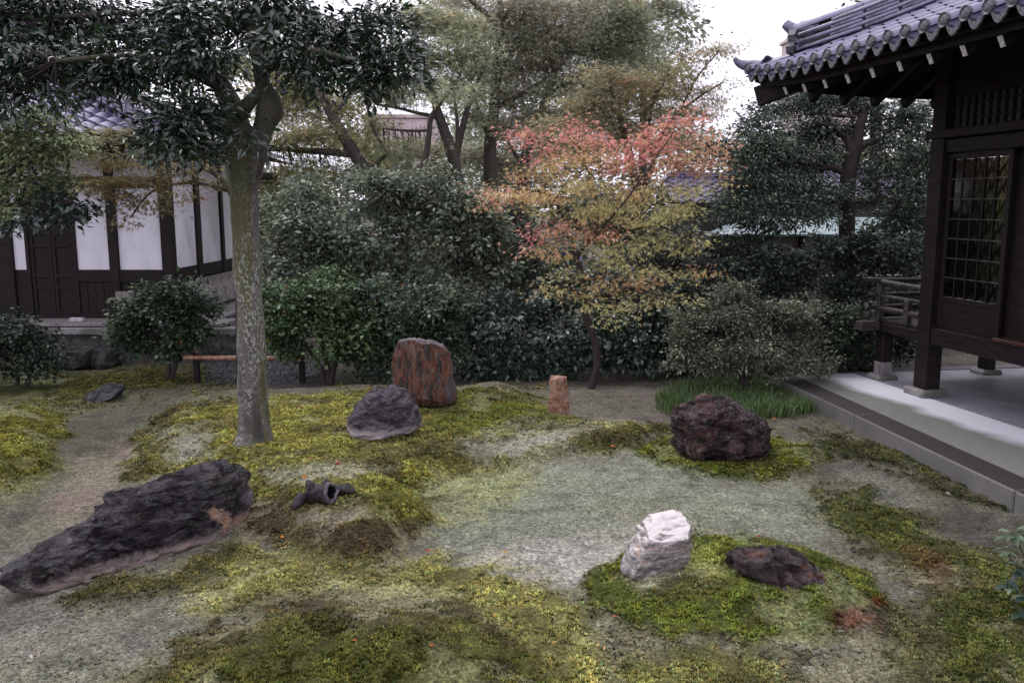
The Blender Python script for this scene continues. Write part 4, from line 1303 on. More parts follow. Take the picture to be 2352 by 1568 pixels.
# ------------------------------------------------------------------ rocks
def rock_mat(name, cols, scale=5, stretch=(1, 1, 1), rough=0.45, base=None, crack=0.9, spots=None, top=None, bdist=0.09, scar=None):
    m, nt, bs, out = new_mat(name)
    f = noise_fac(nt, scale, 9, 0.68, stretch, dist=0.8)
    cols = [(0.5 + (p_ - 0.5) * 0.52, c_) for p_, c_ in cols]
    c = ramp(nt, f, cols)
    f2 = noise_fac(nt, scale * 7, 6, 0.7, stretch)
    c = mixc(nt, 0.55, c, ramp(nt, f2, [(0.40, (0.45, 0.45, 0.45)), (0.60, (1.6, 1.6, 1.6))]), 'MULTIPLY')
    if spots:
        k = ramp(nt, noise_fac(nt, spots[1], 8, 0.75, stretch, dist=0.5), [(0.5 + (spots[2] - 0.5) * 0.6, (0, 0, 0)), (0.5 + (spots[2] - 0.5) * 0.6 + 0.05, (1, 1, 1))])
        c = mixc(nt, k, c, spots[0])
    if base or top:
        tc = nt.nodes.new('ShaderNodeTexCoord'); s = nt.nodes.new('ShaderNodeSeparateXYZ'); nt.links.new(tc.outputs['Object'], s.inputs[0])
    if base:   # dirt-splashed, lichen-pale foot of the stone
        nz = noise_fac(nt, 9, 7, 0.75)
        a = N(nt, 'ShaderNodeMath', operation='MULTIPLY_ADD'); nt.links.new(nz, a.inputs[0]); a.inputs[1].default_value = base[3]; nt.links.new(s.outputs[2], a.inputs[2])
        r = N(nt, 'ShaderNodeMapRange'); nt.links.new(a.outputs[0], r.inputs[0]); r.inputs[1].default_value = base[1]; r.inputs[2].default_value = base[2]
        r.inputs[3].default_value = 1; r.inputs[4].default_value = 0
        c = mixc(nt, r.outputs[0], c, base[0])
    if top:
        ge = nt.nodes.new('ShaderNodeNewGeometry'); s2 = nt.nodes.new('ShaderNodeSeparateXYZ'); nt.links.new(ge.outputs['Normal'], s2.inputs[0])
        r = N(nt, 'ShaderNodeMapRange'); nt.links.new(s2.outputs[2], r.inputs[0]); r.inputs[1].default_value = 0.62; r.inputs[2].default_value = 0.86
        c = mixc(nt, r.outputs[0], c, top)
    if scar:   # strip of freshly broken orange stone with a pale end face beside it
        a_, b_ = at(*scar[0]), at(*scar[1]); ax = (b_ - a_)
        ge = nt.nodes.new('ShaderNodeNewGeometry')
        sb = N(nt, 'ShaderNodeVectorMath', operation='SUBTRACT'); nt.links.new(ge.outputs['Position'], sb.inputs[0]); sb.inputs[1].default_value = a_
        nz = nt.nodes.new('ShaderNodeTexNoise'); nz.inputs['Scale'].default_value = 14; nz.inputs['Detail'].default_value = 5
        def lin(v):
            d_ = N(nt, 'ShaderNodeVectorMath', operation='DOT_PRODUCT'); nt.links.new(sb.outputs[0], d_.inputs[0]); d_.inputs[1].default_value = v
            m_ = N(nt, 'ShaderNodeMath', operation='MULTIPLY_ADD'); nt.links.new(nz.outputs['Fac'], m_.inputs[0]); m_.inputs[1].default_value = 0.07; nt.links.new(d_.outputs['Value'], m_.inputs[2])
            return m_.outputs[0]
        perp = Vector((-ax.z, 0, ax.x)).normalized()
        if perp.x < 0: perp = -perp
        u_ = lin(perp); v_ = lin(ax.normalized())
        def band(s_, lo, hi, soft):
            r1 = N(nt, 'ShaderNodeMapRange'); nt.links.new(s_, r1.inputs[0]); r1.inputs[1].default_value = lo; r1.inputs[2].default_value = lo + soft
            r2 = N(nt, 'ShaderNodeMapRange'); nt.links.new(s_, r2.inputs[0]); r2.inputs[1].default_value = hi; r2.inputs[2].default_value = hi - soft
            m_ = N(nt, 'ShaderNodeMath', operation='MULTIPLY'); nt.links.new(r1.outputs[0], m_.inputs[0]); nt.links.new(r2.outputs[0], m_.inputs[1]); return m_.outputs[0]
        def both(p_, q_):
            m_ = N(nt, 'ShaderNodeMath', operation='MULTIPLY'); nt.links.new(p_, m_.inputs[0]); nt.links.new(q_, m_.inputs[1]); return m_.outputs[0]
        pale = ramp(nt, f2, [(0.3, (0.13, 0.11, 0.13)), (0.6, (0.30, 0.26, 0.285))])
        c = mixc(nt, both(band(u_, 0.085, 0.30, 0.05), band(v_, 0.10, 0.32, 0.06)), c, pale)
        oran = ramp(nt, f2, [(0.3, (0.26, 0.10, 0.05)), (0.5, (0.42, 0.24, 0.16)), (0.65, (0.52, 0.45, 0.42))])
        c = mixc(nt, both(band(u_, 0.005, 0.062, 0.012), band(v_, 0.02, 0.27, 0.03)), c, oran)
    nt.links.new(c, bs.inputs['Base Color'])
    rr = ramp(nt, f2, [(0.42, (rough * 0.55,) * 3), (0.6, (min(1, rough * 1.7),) * 3)])
    nt.links.new(rr, bs.inputs['Roughness'])
    f3 = noise_fac(nt, scale * 1.7, 6, 0.7, stretch, dist=0.5)      # wet film only in places
    nt.links.new(ramp(nt, f3, [(0.45, (0.08, 0.08, 0.08)), (0.56, (0.75, 0.75, 0.75))]), bs.inputs['Specular IOR Level'])
    ad = N(nt, 'ShaderNodeMath', operation='MULTIPLY_ADD'); nt.links.new(f2, ad.inputs[0]); ad.inputs[1].default_value = 0.5; nt.links.new(f, ad.inputs[2])
    bump(nt, bs, ad.outputs[0], crack, bdist)
    return m

def rock(name, outline, Y, thick, mat, label, slope=0.0, x0=None, cuts=(), rough=0.04, strata=(1, 1, 3), seed=0, sub=6, power=0.62, facets=16, group=None, ledge=0.0, lean=0.0):
    """a boulder whose face towards the garden has the given outline; thick = depth front to back;
    slope: metres of distance gained per frame unit of x; cuts: (nx, ny, nz, d) planes that slice facets"""
    pts = np.array(outline, float)
    cx, cy = pts[:, 0].mean(), pts[:, 1].mean()
    x0 = cx if x0 is None else x0
    bm = bmesh.new()
    bmesh.ops.create_icosphere(bm, subdivisions=sub, radius=1.0)
    U = np.array([v.co[:] for v in bm.verts])
    fr = np.random.default_rng(seed + 100)
    for _ in range(facets):
        nv = fr.normal(0, 1, 3); nv[1] = -abs(nv[1]) * 1.3 - 0.25; nv /= np.linalg.norm(nv)
        U -= np.clip(U @ nv - fr.uniform(0.66, 0.90), 0, None)[:, None] * nv * 0.97
    for _ in range(facets):
        nv = fr.normal(0, 1, 3); nv /= np.linalg.norm(nv)
        U -= np.clip(U @ nv - fr.uniform(0.88, 0.98), 0, None)[:, None] * nv * 0.97
    a = np.arctan2(U[:, 2], U[:, 0]); rho = np.hypot(U[:, 0], U[:, 2])
    # outline radius by angle
    ang = np.linspace(-math.pi, math.pi, 361)
    rad = np.zeros_like(ang)
    n = len(pts)
    for i, t in enumerate(ang):
        dx, dy = math.cos(t), -math.sin(t)
        best = 0
        for k in range(n):
            x1, y1 = pts[k] - (cx, cy); x2, y2 = pts[(k + 1) % n] - (cx, cy)
            ex, ey = x2 - x1, y2 - y1
            det = dx * (-ey) - dy * (-ex)
            if abs(det) < 1e-9: continue
            r = (x1 * (-ey) - y1 * (-ex)) / det; s = (dx * y1 - dy * x1) / det
            if r > 0 and -1e-6 <= s <= 1 + 1e-6: best = max(best, r)
        rad[i] = best
    R = np.interp(a, ang, rad) * np.minimum(rho * 1.04, 1.0) ** power
    fx = cx + R * np.cos(a); fy = cy - R * np.sin(a)
    base = on_ground(cx, pts[:, 1].max())
    if Y is None: Y = base.y + 0.33 * thick
    V = np.empty_like(U)
    sgn = np.sign(U[:, 1]); dep = sgn * np.abs(U[:, 1]) ** 0.75 * thick * 0.5
    low = np.clip(-U[:, 2], 0, 1)   # the foot stays wide and goes straight into the ground
    dep = dep / np.sqrt(np.maximum(1 - low ** 2, 0.12))
    Yc = Y + slope * (fx - x0) + lean * (pts[:, 1].max() - fy)   # leaning back from the foot
    for i in range(len(U)):
        p = at(fx[i], fy[i], Yc[i])
        V[i] = p
    V[:, 1] += dep
    # keep the outline while the depth grows: scale off-axis offset with distance
    C = V.mean(0)
    for (nx, ny, nz, d) in cuts:
        nv = np.array([nx, ny, nz], float); nv /= np.linalg.norm(nv)
        q = (V - C) @ nv - d
        V -= np.clip(q, 0, None)[:, None] * nv * 0.93
    s = np.array(strata)
    q = V * s
    dn = (V - C) / (np.linalg.norm(V - C, axis=1, keepdims=True) + 1e-6)
    big = fbm(q[:, 0] * 3, q[:, 1] * 3, q[:, 2] * 3, seed + 1, 3)
    cell = np.abs(fbm(q[:, 0] * 6 + 5, q[:, 1] * 6, q[:, 2] * 6, seed + 5, 3))
    fine = fbm(q[:, 0] * 17, q[:, 1] * 17, q[:, 2] * 17, seed + 9, 3)
    V += dn * (rough * (0.35 * big - 0.75 * cell + 0.22 * fine + 0.18))[:, None]
    if ledge:   # broken layers: stepped ledges along the bedding
        t_ = (V[:, 2] * 1.0 - V[:, 0] * 0.22 + V[:, 1] * 0.12) * 16 + 1.2 * fbm(V[:, 0] * 4, V[:, 1] * 4, V[:, 2] * 4, seed + 3, 3)
        V += dn * (ledge * (t_ - np.floor(t_) - 0.5) * (0.4 + np.abs(fbm(V[:, 0] * 3, V[:, 1] * 3, V[:, 2] * 3, seed + 23, 2))))[:, None]
    org = Vector((C[0], C[1], base.z))
    for v, p in zip(bm.verts, V): v.co = Vector(p) - org
    me = bpy.data.meshes.new(name); bm.to_mesh(me); bm.free()
    me.materials.append(mat)
    me.polygons.foreach_set('use_smooth', np.ones(len(me.polygons), dtype=bool))
    o = link(name, me, None, None, org)
    return tag(o, label, 'rock', group)

def pl(s): return [tuple(p) for p in P_(s)]

rock('reclining_rock', pl('-10,1372 -40,1330 60,1265 140,1225 205,1190 235,1140 330,1112 440,1072 515,1056 560,1075 580,1100 582,1150 570,1195 548,1232 470,1268 380,1300 280,1340 150,1362 60,1385'),
     5.15, 0.58, rock_mat('slate_black_rock', [(0.30, (0.007, 0.005, 0.007)), (0.50, (0.022, 0.017, 0.021)), (0.64, (0.042, 0.033, 0.038)), (0.78, (0.12, 0.10, 0.115))], 4.2, (1.2, 1, 3.6), 0.15,
                       base=((0.34, 0.27, 0.24), 0.11, 0.17, 0.18), spots=((0.055, 0.034, 0.026), 5, 0.66), scar=((480, 1172, 5.64), (538, 1252, 5.64))),
     'long low black wet rock lying at the left of the moss garden', slope=0.0017, x0=300, rough=0.055, strata=(0.8, 1, 3.0), seed=3, sub=6, facets=44, ledge=0.020, lean=0.0015)
rock('upright_rock', pl('905,930 898,870 900,815 912,785 935,776 985,780 1015,795 1030,815 1036,850 1045,890 1050,925 1020,945 960,945'),
     None, 0.42, rock_mat('rust_streaked_rock', [(0.30, (0.045, 0.037, 0.037)), (0.44, (0.10, 0.065, 0.055)), (0.55, (0.26, 0.085, 0.035)), (0.63, (0.20, 0.10, 0.07)), (0.74, (0.20, 0.175, 0.17))], 6.5, (2.4, 2.4, 0.8), 0.5,
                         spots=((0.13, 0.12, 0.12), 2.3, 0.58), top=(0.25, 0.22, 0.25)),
     'tall upright rust streaked rock standing behind the dark purple one', cuts=((-0.5, -0.8, 0.1, 0.17), (0.5, -0.85, 0.15, 0.17), (0.15, -0.3, 0.95, 0.36)), rough=0.03, strata=(3, 3, 0.8), seed=11, power=0.5)
rock('mound_rock', pl('800,1012 785,985 788,955 812,922 830,905 855,893 890,888 915,895 940,912 955,935 968,965 972,985 930,995 880,1008 840,1016'),
     None, 0.50, rock_mat('purple_black_rock', [(0.30, (0.03, 0.025, 0.032)), (0.55, (0.075, 0.062, 0.078)), (0.75, (0.14, 0.125, 0.15))], 6, (1, 1, 2), 0.5,
                         base=((0.42, 0.37, 0.35), 0.17, 0.25, 0.22)),
     'dark purple mound shaped rock with a pale speckled foot on the moss', cuts=((-0.6, -0.6, 0.5, 0.22), (0.4, -0.75, 0.5, 0.22)), rough=0.045, strata=(1, 1, 1.9), seed=21, ledge=0.02, lean=0.0012)
rock('pillar_stone', pl('1258,950 1260,905 1258,880 1263,858 1285,852 1303,858 1306,900 1304,930 1311,952 1290,962 1266,960'),
     None, 0.20, rock_mat('salmon_stone', [(0.30, (0.28, 0.13, 0.08)), (0.5, (0.50, 0.26, 0.16)), (0.7, (0.62, 0.44, 0.35))], 14, (1, 1, 1), 0.7),
     'small salmon orange stone pillar standing near the maple trunk', cuts=((0.6, -0.8, 0.05, 0.06), (-0.5, -0.85, 0, 0.075), (0, -0.1, 1, 0.20)), rough=0.03, strata=(1.8, 1.8, 1.8), seed=31, power=0.45, sub=5)
rock('boulder', pl('1552,1040 1547,1005 1547,965 1556,945 1590,930 1625,917 1665,917 1695,930 1730,950 1752,965 1763,985 1760,1010 1763,1040 1735,1058 1690,1069 1640,1066 1590,1050'),
     None, 0.62, rock_mat('red_brown_wet_rock', [(0.30, (0.010, 0.007, 0.009)), (0.5, (0.036, 0.020, 0.021)), (0.68, (0.085, 0.045, 0.040)), (0.8, (0.16, 0.11, 0.105))], 6, (1, 1, 1.6), 0.22,
                         spots=((0.15, 0.10, 0.10), 7, 0.63)),
     'large craggy dark brown boulder on a moss ring near the grass', rough=0.06, strata=(0.9, 0.9, 2.0), seed=42, power=0.5, facets=22, ledge=0.03, lean=0.0012)
rock('pale_rock', pl('1428,1330 1430,1300 1446,1262 1462,1228 1480,1205 1500,1190 1530,1184 1555,1178 1575,1188 1590,1212 1592,1245 1586,1285 1580,1303 1545,1322 1500,1336 1460,1340'),
     None, 0.34, rock_mat('white_quartz_rock', [(0.32, (0.11, 0.105, 0.105)), (0.48, (0.24, 0.225, 0.225)), (0.68, (0.48, 0.44, 0.42))], 6, (1.3, 1.3, 3.6), 0.75,
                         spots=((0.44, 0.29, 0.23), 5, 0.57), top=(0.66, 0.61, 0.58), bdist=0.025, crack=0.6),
     'pale white and grey angular rock on the right moss patch', cuts=((0.35, -0.85, -0.35, 0.10), (0.05, -0.45, 0.88, 0.13), (-0.85, -0.4, 0.3, 0.17), (0.9, -0.3, 0.2, 0.19)), rough=0.016, strata=(1.2, 1.2, 2.6), seed=57, power=0.42, facets=18, ledge=0.007, lean=0.0008)
rock('flat_rock', pl('1665,1300 1672,1280 1700,1262 1750,1257 1810,1258 1850,1280 1890,1318 1920,1345 1915,1356 1840,1352 1760,1337 1690,1318'),
     None, 0.28, rock_mat('dark_rust_rock', [(0.30, (0.016, 0.011, 0.013)), (0.52, (0.045, 0.030, 0.030)), (0.66, (0.09, 0.06, 0.058)), (0.78, (0.2, 0.17, 0.17))], 7, (1, 1, 1.5), 0.5,
                        spots=((0.16, 0.055, 0.028), 6, 0.61)),
     'low flat dark rock with rusty edges right of the pale rock', rough=0.04, strata=(1.5, 1.5, 2.5), seed=61, sub=5, ledge=0.018, lean=0.0009)
rock('low_stone', pl('190,925 200,905 235,885 270,882 282,895 270,912 230,928'),
     9.9, 0.5, rock_mat('dark_stepping_rock', [(0.3, (0.02, 0.02, 0.022)), (0.7, (0.075, 0.072, 0.075))], 8, (1, 1, 1), 0.5),
     'small dark flat stone in the moss at the far left', cuts=((0, -0.5, 0.85, 0.06),), rough=0.03, seed=71, sub=4)
rock('step_stone', pl('140,845 143,805 160,790 205,785 220,800 222,840 190,852'),
     11.85, 0.7, rock_mat('house_step_stone', [(0.3, (0.025, 0.024, 0.022)), (0.7, (0.085, 0.08, 0.075))], 5, (1, 1, 1), 0.7),
     'dark stone block at the foot of the white walled house, left one', cuts=((0, -0.1, 1, 0.13),), rough=0.03, seed=81, sub=4, power=0.45)
rock('step_stone', pl('218,845 222,800 240,788 258,790 268,810 266,845 240,850'),
     11.9, 0.6, rock_mat('house_step_stone', [(0.3, (0.02, 0.02, 0.02)), (0.7, (0.07, 0.067, 0.063))], 5, (1, 1, 1), 0.7),
     'dark stone block at the foot of the white walled house, right one', cuts=((0, -0.1, 1, 0.13),), rough=0.03, seed=91, sub=4, power=0.45)


# hollow log
def hollow_log():
    base = on_ground(742, 1158)
    root = empty('hollow_log', base); root.scale = (0.82, 0.82, 0.82)
    tag(root, 'short hollow blackened log lying on the moss hump', 'log')
    mat = grain_mat('charred_wood', (0.006, 0.005, 0.006), (0.035, 0.029, 0.031), 22, (1, 1, 1), 0.5, 0.7, 0.02)
    rim = grain_mat('pale_log_rim', (0.05, 0.046, 0.054), (0.16, 0.145, 0.17), 30, (1, 1, 1), 0.6, 0.5, 0.01)
    ax = Vector((0.78, -0.60, 0.10)).normalized()
    c = Vector((0.045, 0, 0.115))
    def ringed(name, stations, mt, loc=True):
        V, F = [], []; sides = 20
        s = ax.cross(Vector((0, 0, 1))).normalized(); b = s.cross(ax).normalized()
        for i, (t, r, dz) in enumerate(stations):
            for k in range(sides):
                a = 2 * math.pi * k / sides
                w = 1 + 0.26 * float(vnoise(np.array([math.cos(a) * 2 + t * 9]), np.array([math.sin(a) * 2]), np.array([t * 5.0]), 4)[0])
                V.append(c + ax * t + (s * math.cos(a) + b * math.sin(a)) * r * w + Vector((0, 0, dz)))
        for i in range(len(stations) - 1):
            for k in range(sides):
                a0 = i * sides + k; a1 = i * sides + (k + 1) % sides
                F.append((a0, a1, a1 + sides, a0 + sides))
        return link(name, mesh_poly(name, V, F, mt), root)
    ringed('log_shell', [(-0.31, 0.015, -0.105), (-0.29, 0.05, -0.095), (-0.22, 0.075, -0.07), (-0.16, 0.088, -0.05), (-0.10, 0.082, -0.03), (-0.04, 0.080, -0.012), (0.035, 0.084, 0)], mat)
    ringed('log_rim', [(0.034, 0.086, 0), (0.056, 0.083, 0), (0.058, 0.062, 0), (0.045, 0.052, 0)], rim)
    ringed('log_hollow', [(0.046, 0.053, 0), (-0.02, 0.050, 0), (-0.12, 0.044, -0.02), (-0.16, 0.005, -0.03)], mat)
    for pts, r in (([(-0.12, 0.07, 0.12), (-0.13, 0.075, 0.165), (-0.125, 0.08, 0.185)], [0.045, 0.034, 0.015]),
                   ([(0.02, 0.02, 0.17), (0.035, 0.02, 0.20), (0.04, 0.02, 0.212)], [0.035, 0.026, 0.012]),
                   ([(-0.18, 0.03, 0.05), (-0.21, -0.03, 0.02), (-0.25, -0.06, -0.02)], [0.06, 0.045, 0.025])):
        tube('knot', root, mat, pts, r, 8, 3, 0.35, 3)
    tube('log_fragment', root, mat, [(0.09, 0.12, 0.05), (0.14, 0.12, 0.085), (0.20, 0.11, 0.09), (0.25, 0.10, 0.07)], [0.035, 0.048, 0.042, 0.02], 10, 3, 0.5, 9)
    tube('knot', root, mat, [(0.17, 0.12, 0.10), (0.20, 0.125, 0.145)], [0.026, 0.012], 6, 1)
hollow_log()

# ------------------------------------------------------------------ bamboo rail
def bamboo_rail():
    a = on_ground(452, 882); z = 0.36
    root = empty('bamboo_rail', a); tag(root, 'low bamboo barrier rail on two dark posts behind the tree trunk', 'barrier')
    Yr = a.y
    pe = [at(x, 820, Yr) for x in (424, 700)]
    zr = pe[0].z - a.z
    b = at(693, 870, Yr)
    def bam(name, p0, p1, r, n):
        pts, rd = [], []
        for k in range(n * 4 + 1):
            t = k / (n * 4)
            pts.append(p0.lerp(p1, t)); rd.append(r * (1.12 if k % 4 == 0 else 1.0))
        V, F = tube_arrays(pts, rd, 10, True)
        o = link(name, mesh_poly(name, V, F, M['bamboo']), root)
        return o
    bam('rail', Vector((pe[0].x - a.x, -0.03, zr)), Vector((pe[1].x - a.x, 0, zr - 0.02)), 0.030, 5)
    q0 = Vector((at(444, 826, Yr).x - a.x, 0.06, zr + 0.02)); q1 = Vector((at(462, 782, Yr + 0.5).x - a.x, 0.5, at(462, 782, Yr + 0.5).z - a.z))
    bam('rail', q0, q1, 0.028, 2)
    for x in (0.0, b.x - a.x):
        box('post', root, M['wood_dark'], (x - 0.035, -0.035 + 0.03, -0.12), (x + 0.035, 0.035 + 0.03, zr + 0.02), 0.008)
bamboo_rail()

# ------------------------------------------------------------------ far buildings and sheds
def far_block(name, x0, x1, ytop, ybot, Y, mat, label, rows, cols, roof=None):
    a = at(x0, ytop, Y); b = at(x1, ybot, Y)
    root = empty(name, ((a.x + b.x) / 2, Y, 0)); tag(root, label, 'building')
    w = (b.x - a.x) / 2
    box('wall', root, mat, (-w, 0, -0.5), (w, 9, a.z), 0.05)
    for j in range(rows):
        for i in range(cols):
            x = -w + (i + 0.5) * 2 * w / cols; z = a.z - 1.6 - j * 2.9
            win = box('window', root, M['metal'], (x - 0.8, -0.06, z - 0.6), (x + 0.8, -0.01, z + 0.6), 0.02)
            box('pane', win, M['glass'], (-0.7, -0.045, -0.5), (0.7, -0.030, 0.5), 0)
    box('parapet', root, M['concrete_pink'], (-w - 0.15, -0.15, a.z + 0.002), (w + 0.15, 9.15, a.z + 0.25), 0.03)
    if roof:
        V = [(-w, 0, a.z + 0.25), (w, 0, a.z + 0.25), (w, 9, a.z + 0.25), (-w, 9, a.z + 0.25), (-w, 4.5, a.z + roof), (w, 4.5, a.z + roof)]
        F = [(0, 1, 5, 4), (2, 3, 4, 5), (0, 4, 3), (1, 2, 5)]
        link('roof', mesh_poly('roof', V, F, M['white_paint'], False), root)
    return root
far_block('apartment_block', 836, 1000, 272, 420, 58.0, M['concrete_pink'], 'pale pinkish building seen through a gap in the maples', 0, 0)
far_block('distant_house', 1888, 1975, 52, 400, 62.0, M['concrete_pink'], 'pale distant house just above the temple roof ridge', 3, 2, 1.0)

def shed():
    Y0 = 15.0
    c = at(1690, 560, Y0)
    root = empty('garden_shed', (c.x, Y0, 0)); tag(root, 'low shed with a green copper roof behind the evergreen tree', 'shed')
    ox = c.x
    xr = at(2120, 540, Y0).x - ox; xl = at(1592, 550, Y0).x - ox
    ze = at(1700, 538, Y0).z
    box('wall', root, M['plaster_beige'], (0.0, 0.5, -0.1), (xr, 0.6, ze), 0.01)
    box('wall', root, M['plaster_beige'], (-0.1, 0.62, -0.1), (0.0, 3.2, ze - 0.02), 0.01)
    for k in range(6):
        x = k * xr / 5.0
        box('post', root, M['wood_dark'], (x - 0.05, 0.42, -0.1), (x + 0.05, 0.498, ze), 0.006)
    box('shed_door', root, M['wood_dark'], (0.25, 0.44, -0.1), (0.95, 0.49, ze - 0.25), 0.01)
    # roof sheets: front slope and left hip, standing seams
    zr = ze + 0.26
    n = 14
    for k in range(n):
        x0 = -0.35 + (xr + 0.6) * k / n; x1 = -0.35 + (xr + 0.6) * (k + 1) / n
        t0 = max(0.0, min(1.0, (x0 + 0.35) / 1.2)); t1 = max(0.0, min(1.0, (x1 + 0.35) / 1.2))
        V = [(x0 + .004, 0.0, ze), (x1 - .004, 0.0, ze), (x1 - .004, 1.9 * t1, ze + (zr - ze) * t1), (x0 + .004, 1.9 * t0, ze + (zr - ze) * t0)]
        V += [(x, y, z - 0.03) for x, y, z in V]
        F = [(0, 1, 2, 3), (7, 6, 5, 4), (0, 4, 5, 1), (1, 5, 6, 2), (2, 6, 7, 3), (3, 7, 4, 0)]
        link('roof_sheet', mesh_poly('roof_sheet', V, F, M['copper'], False), root)
    o0 = Vector((c.x, Y0, 0))
    q1 = at(1596, 549, 15.3) - o0; q2 = at(1660, 519, 17.2) - o0
    V = [(-0.36, 0.0, ze), tuple(q1), tuple(q2), (0.85, 1.9, zr)]
    V += [(x, y, z - 0.04) for x, y, z in V]
    F = [(3, 2, 1, 0), (4, 5, 6, 7), (0, 1, 5, 4), (1, 2, 6, 5), (2, 3, 7, 6)]
    link('roof_sheet', mesh_poly('roof_sheet', V, F, M['copper'], False), root)
    V = [(0.85, 1.9, zr), (xr, 1.9, zr), (xr, 4.2, zr - 0.02), (0.85, 4.2, zr)]
    link('roof_sheet', mesh_poly('roof_sheet', V, [(0, 1, 2, 3)], M['copper'], False), root)
shed()

def tiled_wall(name, x0, x1, y, Y, label, dz=0.0, slope=0.0):
    a = at(x0, y, Y); b = at(x1, y, Y)
    root = empty(name, (a.x, Y, 0)); tag(root, label, 'building')
    L = b.x - a.x; z = a.z
    box('wall', root, M['wood_rail'], (0.2, 0.5, -0.1), (L - 0.2, 2.6, z - 0.12), 0.01)
    box('eave_board', root, M['wood_dark'], (-0.1, 0.0, z - 0.12), (L + 0.1, 0.5, z - 0.03), 0.01)
    r = empty('roof', (0, 0, 0), 0, root)
    V, F = [], []; m_ = 8
    for (yy, zz) in ((0.0, 0.0), (0.34, 0.10), (0.0, -0.03)):
        for k in range(m_ + 1):
            t = k / m_
            V.append((0.30 * (t - 0.5), yy, zz + 0.03 * math.sin(2 * math.pi * t) + (0.02 if yy == 0 else 0)))
    s = m_ + 1
    for k in range(m_):
        F.append((k, k + 1, s + k + 1, s + k)); F.append((2 * s + k, 2 * s + k + 1, k + 1, k))
    tm = mesh_poly('wave_tile', V, F, M['tile'], False)
    n = int(L / 0.30) + 1
    for i in range(n):
        for k in range(5):
            link('wave_tile', tm, r, None, (i * 0.30, k * 0.30, z + k * 0.11))
    for lv in range(3):
        box('ridge_tile', r, M['tile'], (0, 1.5 + lv * 0.01, z + 0.50 + lv * 0.07), (L, 1.8 - lv * 0.01, z + 0.562 + lv * 0.07), 0.01)
tiled_wall('tiled_gatehouse', 1560, 1760, 462, 20.0, 'low building with grey tiled eave behind the red maple')
tiled_wall('tiled_outbuilding', 1800, 2130, 452, 19.0, 'grey tiled roof building rising behind the copper roofed shed')
# fence wall seen beneath the evergreen
o = box('garden_wall', None, M['plaster_beige'], (at(1880, 700, 13.6).x, 13.6, -0.1), (at(2200, 700, 13.6).x, 13.75, at(1900, 632, 13.6).z), 0.02)
tag(o, 'low plain grey beige wall behind the right hand shrubs', 'wall')
# tarpaulin
def tarp():
    V, F = [], []; n = 10
    for i in range(n + 1):
        for j in range(n + 1):
            x, y = 1272 + 66 * i / n, 572 + 36 * j / n
            p = at(x, y, 13.6 + 0.12 * math.sin(i * 1.3) + 0.15 * math.sin(j * 0.9 + i * 0.5))
            V.append(p)
    for i in range(n):
        for j in range(n):
            a = i * (n + 1) + j; F.append((a, a + 1, a + n + 2, a + n + 1))
    me = mesh_poly('blue_tarpaulin', V, F, M['tarp'])
    o = link('blue_tarpaulin', me)
    s = o.modifiers.new('thick', 'SOLIDIFY'); s.thickness = 0.03
    tag(o, 'blue tarpaulin glimpsed behind the red maple branches', 'tarpaulin')
tarp()
# ------------------------------------------------------------------ trees
def tree(name, base_xy, Yb, label, cat='tree', group=None):
    p = at(base_xy[0], base_xy[1], Yb)
    r = empty(name, (0, 0, 0))
    tag(r, label, cat, group)
    return r

# --- foreground camellia
tb = on_ground(586, 1015)
YC = tb.y
t = tree('camellia_tree', (586, 1015), YC, 'lichen covered grey trunk tree with dark glossy leaves at left')
wood = tree_wood(t, M['bark_camellia'], [
    [(586, 1045, 62), (586, 1016, 50), (585, 998, 40), (581, 955, 34.5), (577, 800, 31), (570, 640, 30), (563, 520, 31), (558, 420, 33), (552, 350, 34), (545, 300, 32), (535, 255, 27, 0.05), (518, 215, 23, 0.1), (488, 165, 18, 0.2), (440, 110, 12, 0.2), (380, 60, 7, 0.3)],
    [(575, 430, 19, -0.03), (592, 350, 22, -0.06), (608, 290, 22, -0.08), (618, 255, 28, -0.08), (616, 228, 25, -0.06), (603, 195, 17, -0.02), (596, 140, 17, 0.05), (585, 80, 19, 0.1), (578, 20, 17, 0.2), (570, -80, 12, 0.4)],
    [(540, 270, 17, -0.08), (570, 238, 15, -0.12), (596, 208, 13, -0.1), (610, 180, 8, -0.08)],
    [(540, 310, 18, -0.05), (490, 270, 13, -0.3), (430, 270, 9, -0.6), (370, 320, 5, -0.8)],
    [(600, 170, 12, 0.0), (680, 120, 9, -0.2), (760, 125, 6, -0.4), (860, 160, 3.5, -0.5)],
    [(520, 205, 14, 0.1), (400, 150, 10, -0.3), (280, 130, 7, -0.5), (130, 140, 4, -0.6)],
    [(582, 60, 12, 0.2), (480, 30, 8, 0.3), (300, 30, 6, 0.2), (120, 40, 4, 0)],
    [(580, 40, 10, 0.2), (680, 20, 6, 0.3), (800, 60, 4, 0.3)],
], YC, wob=0.16, sides=16)
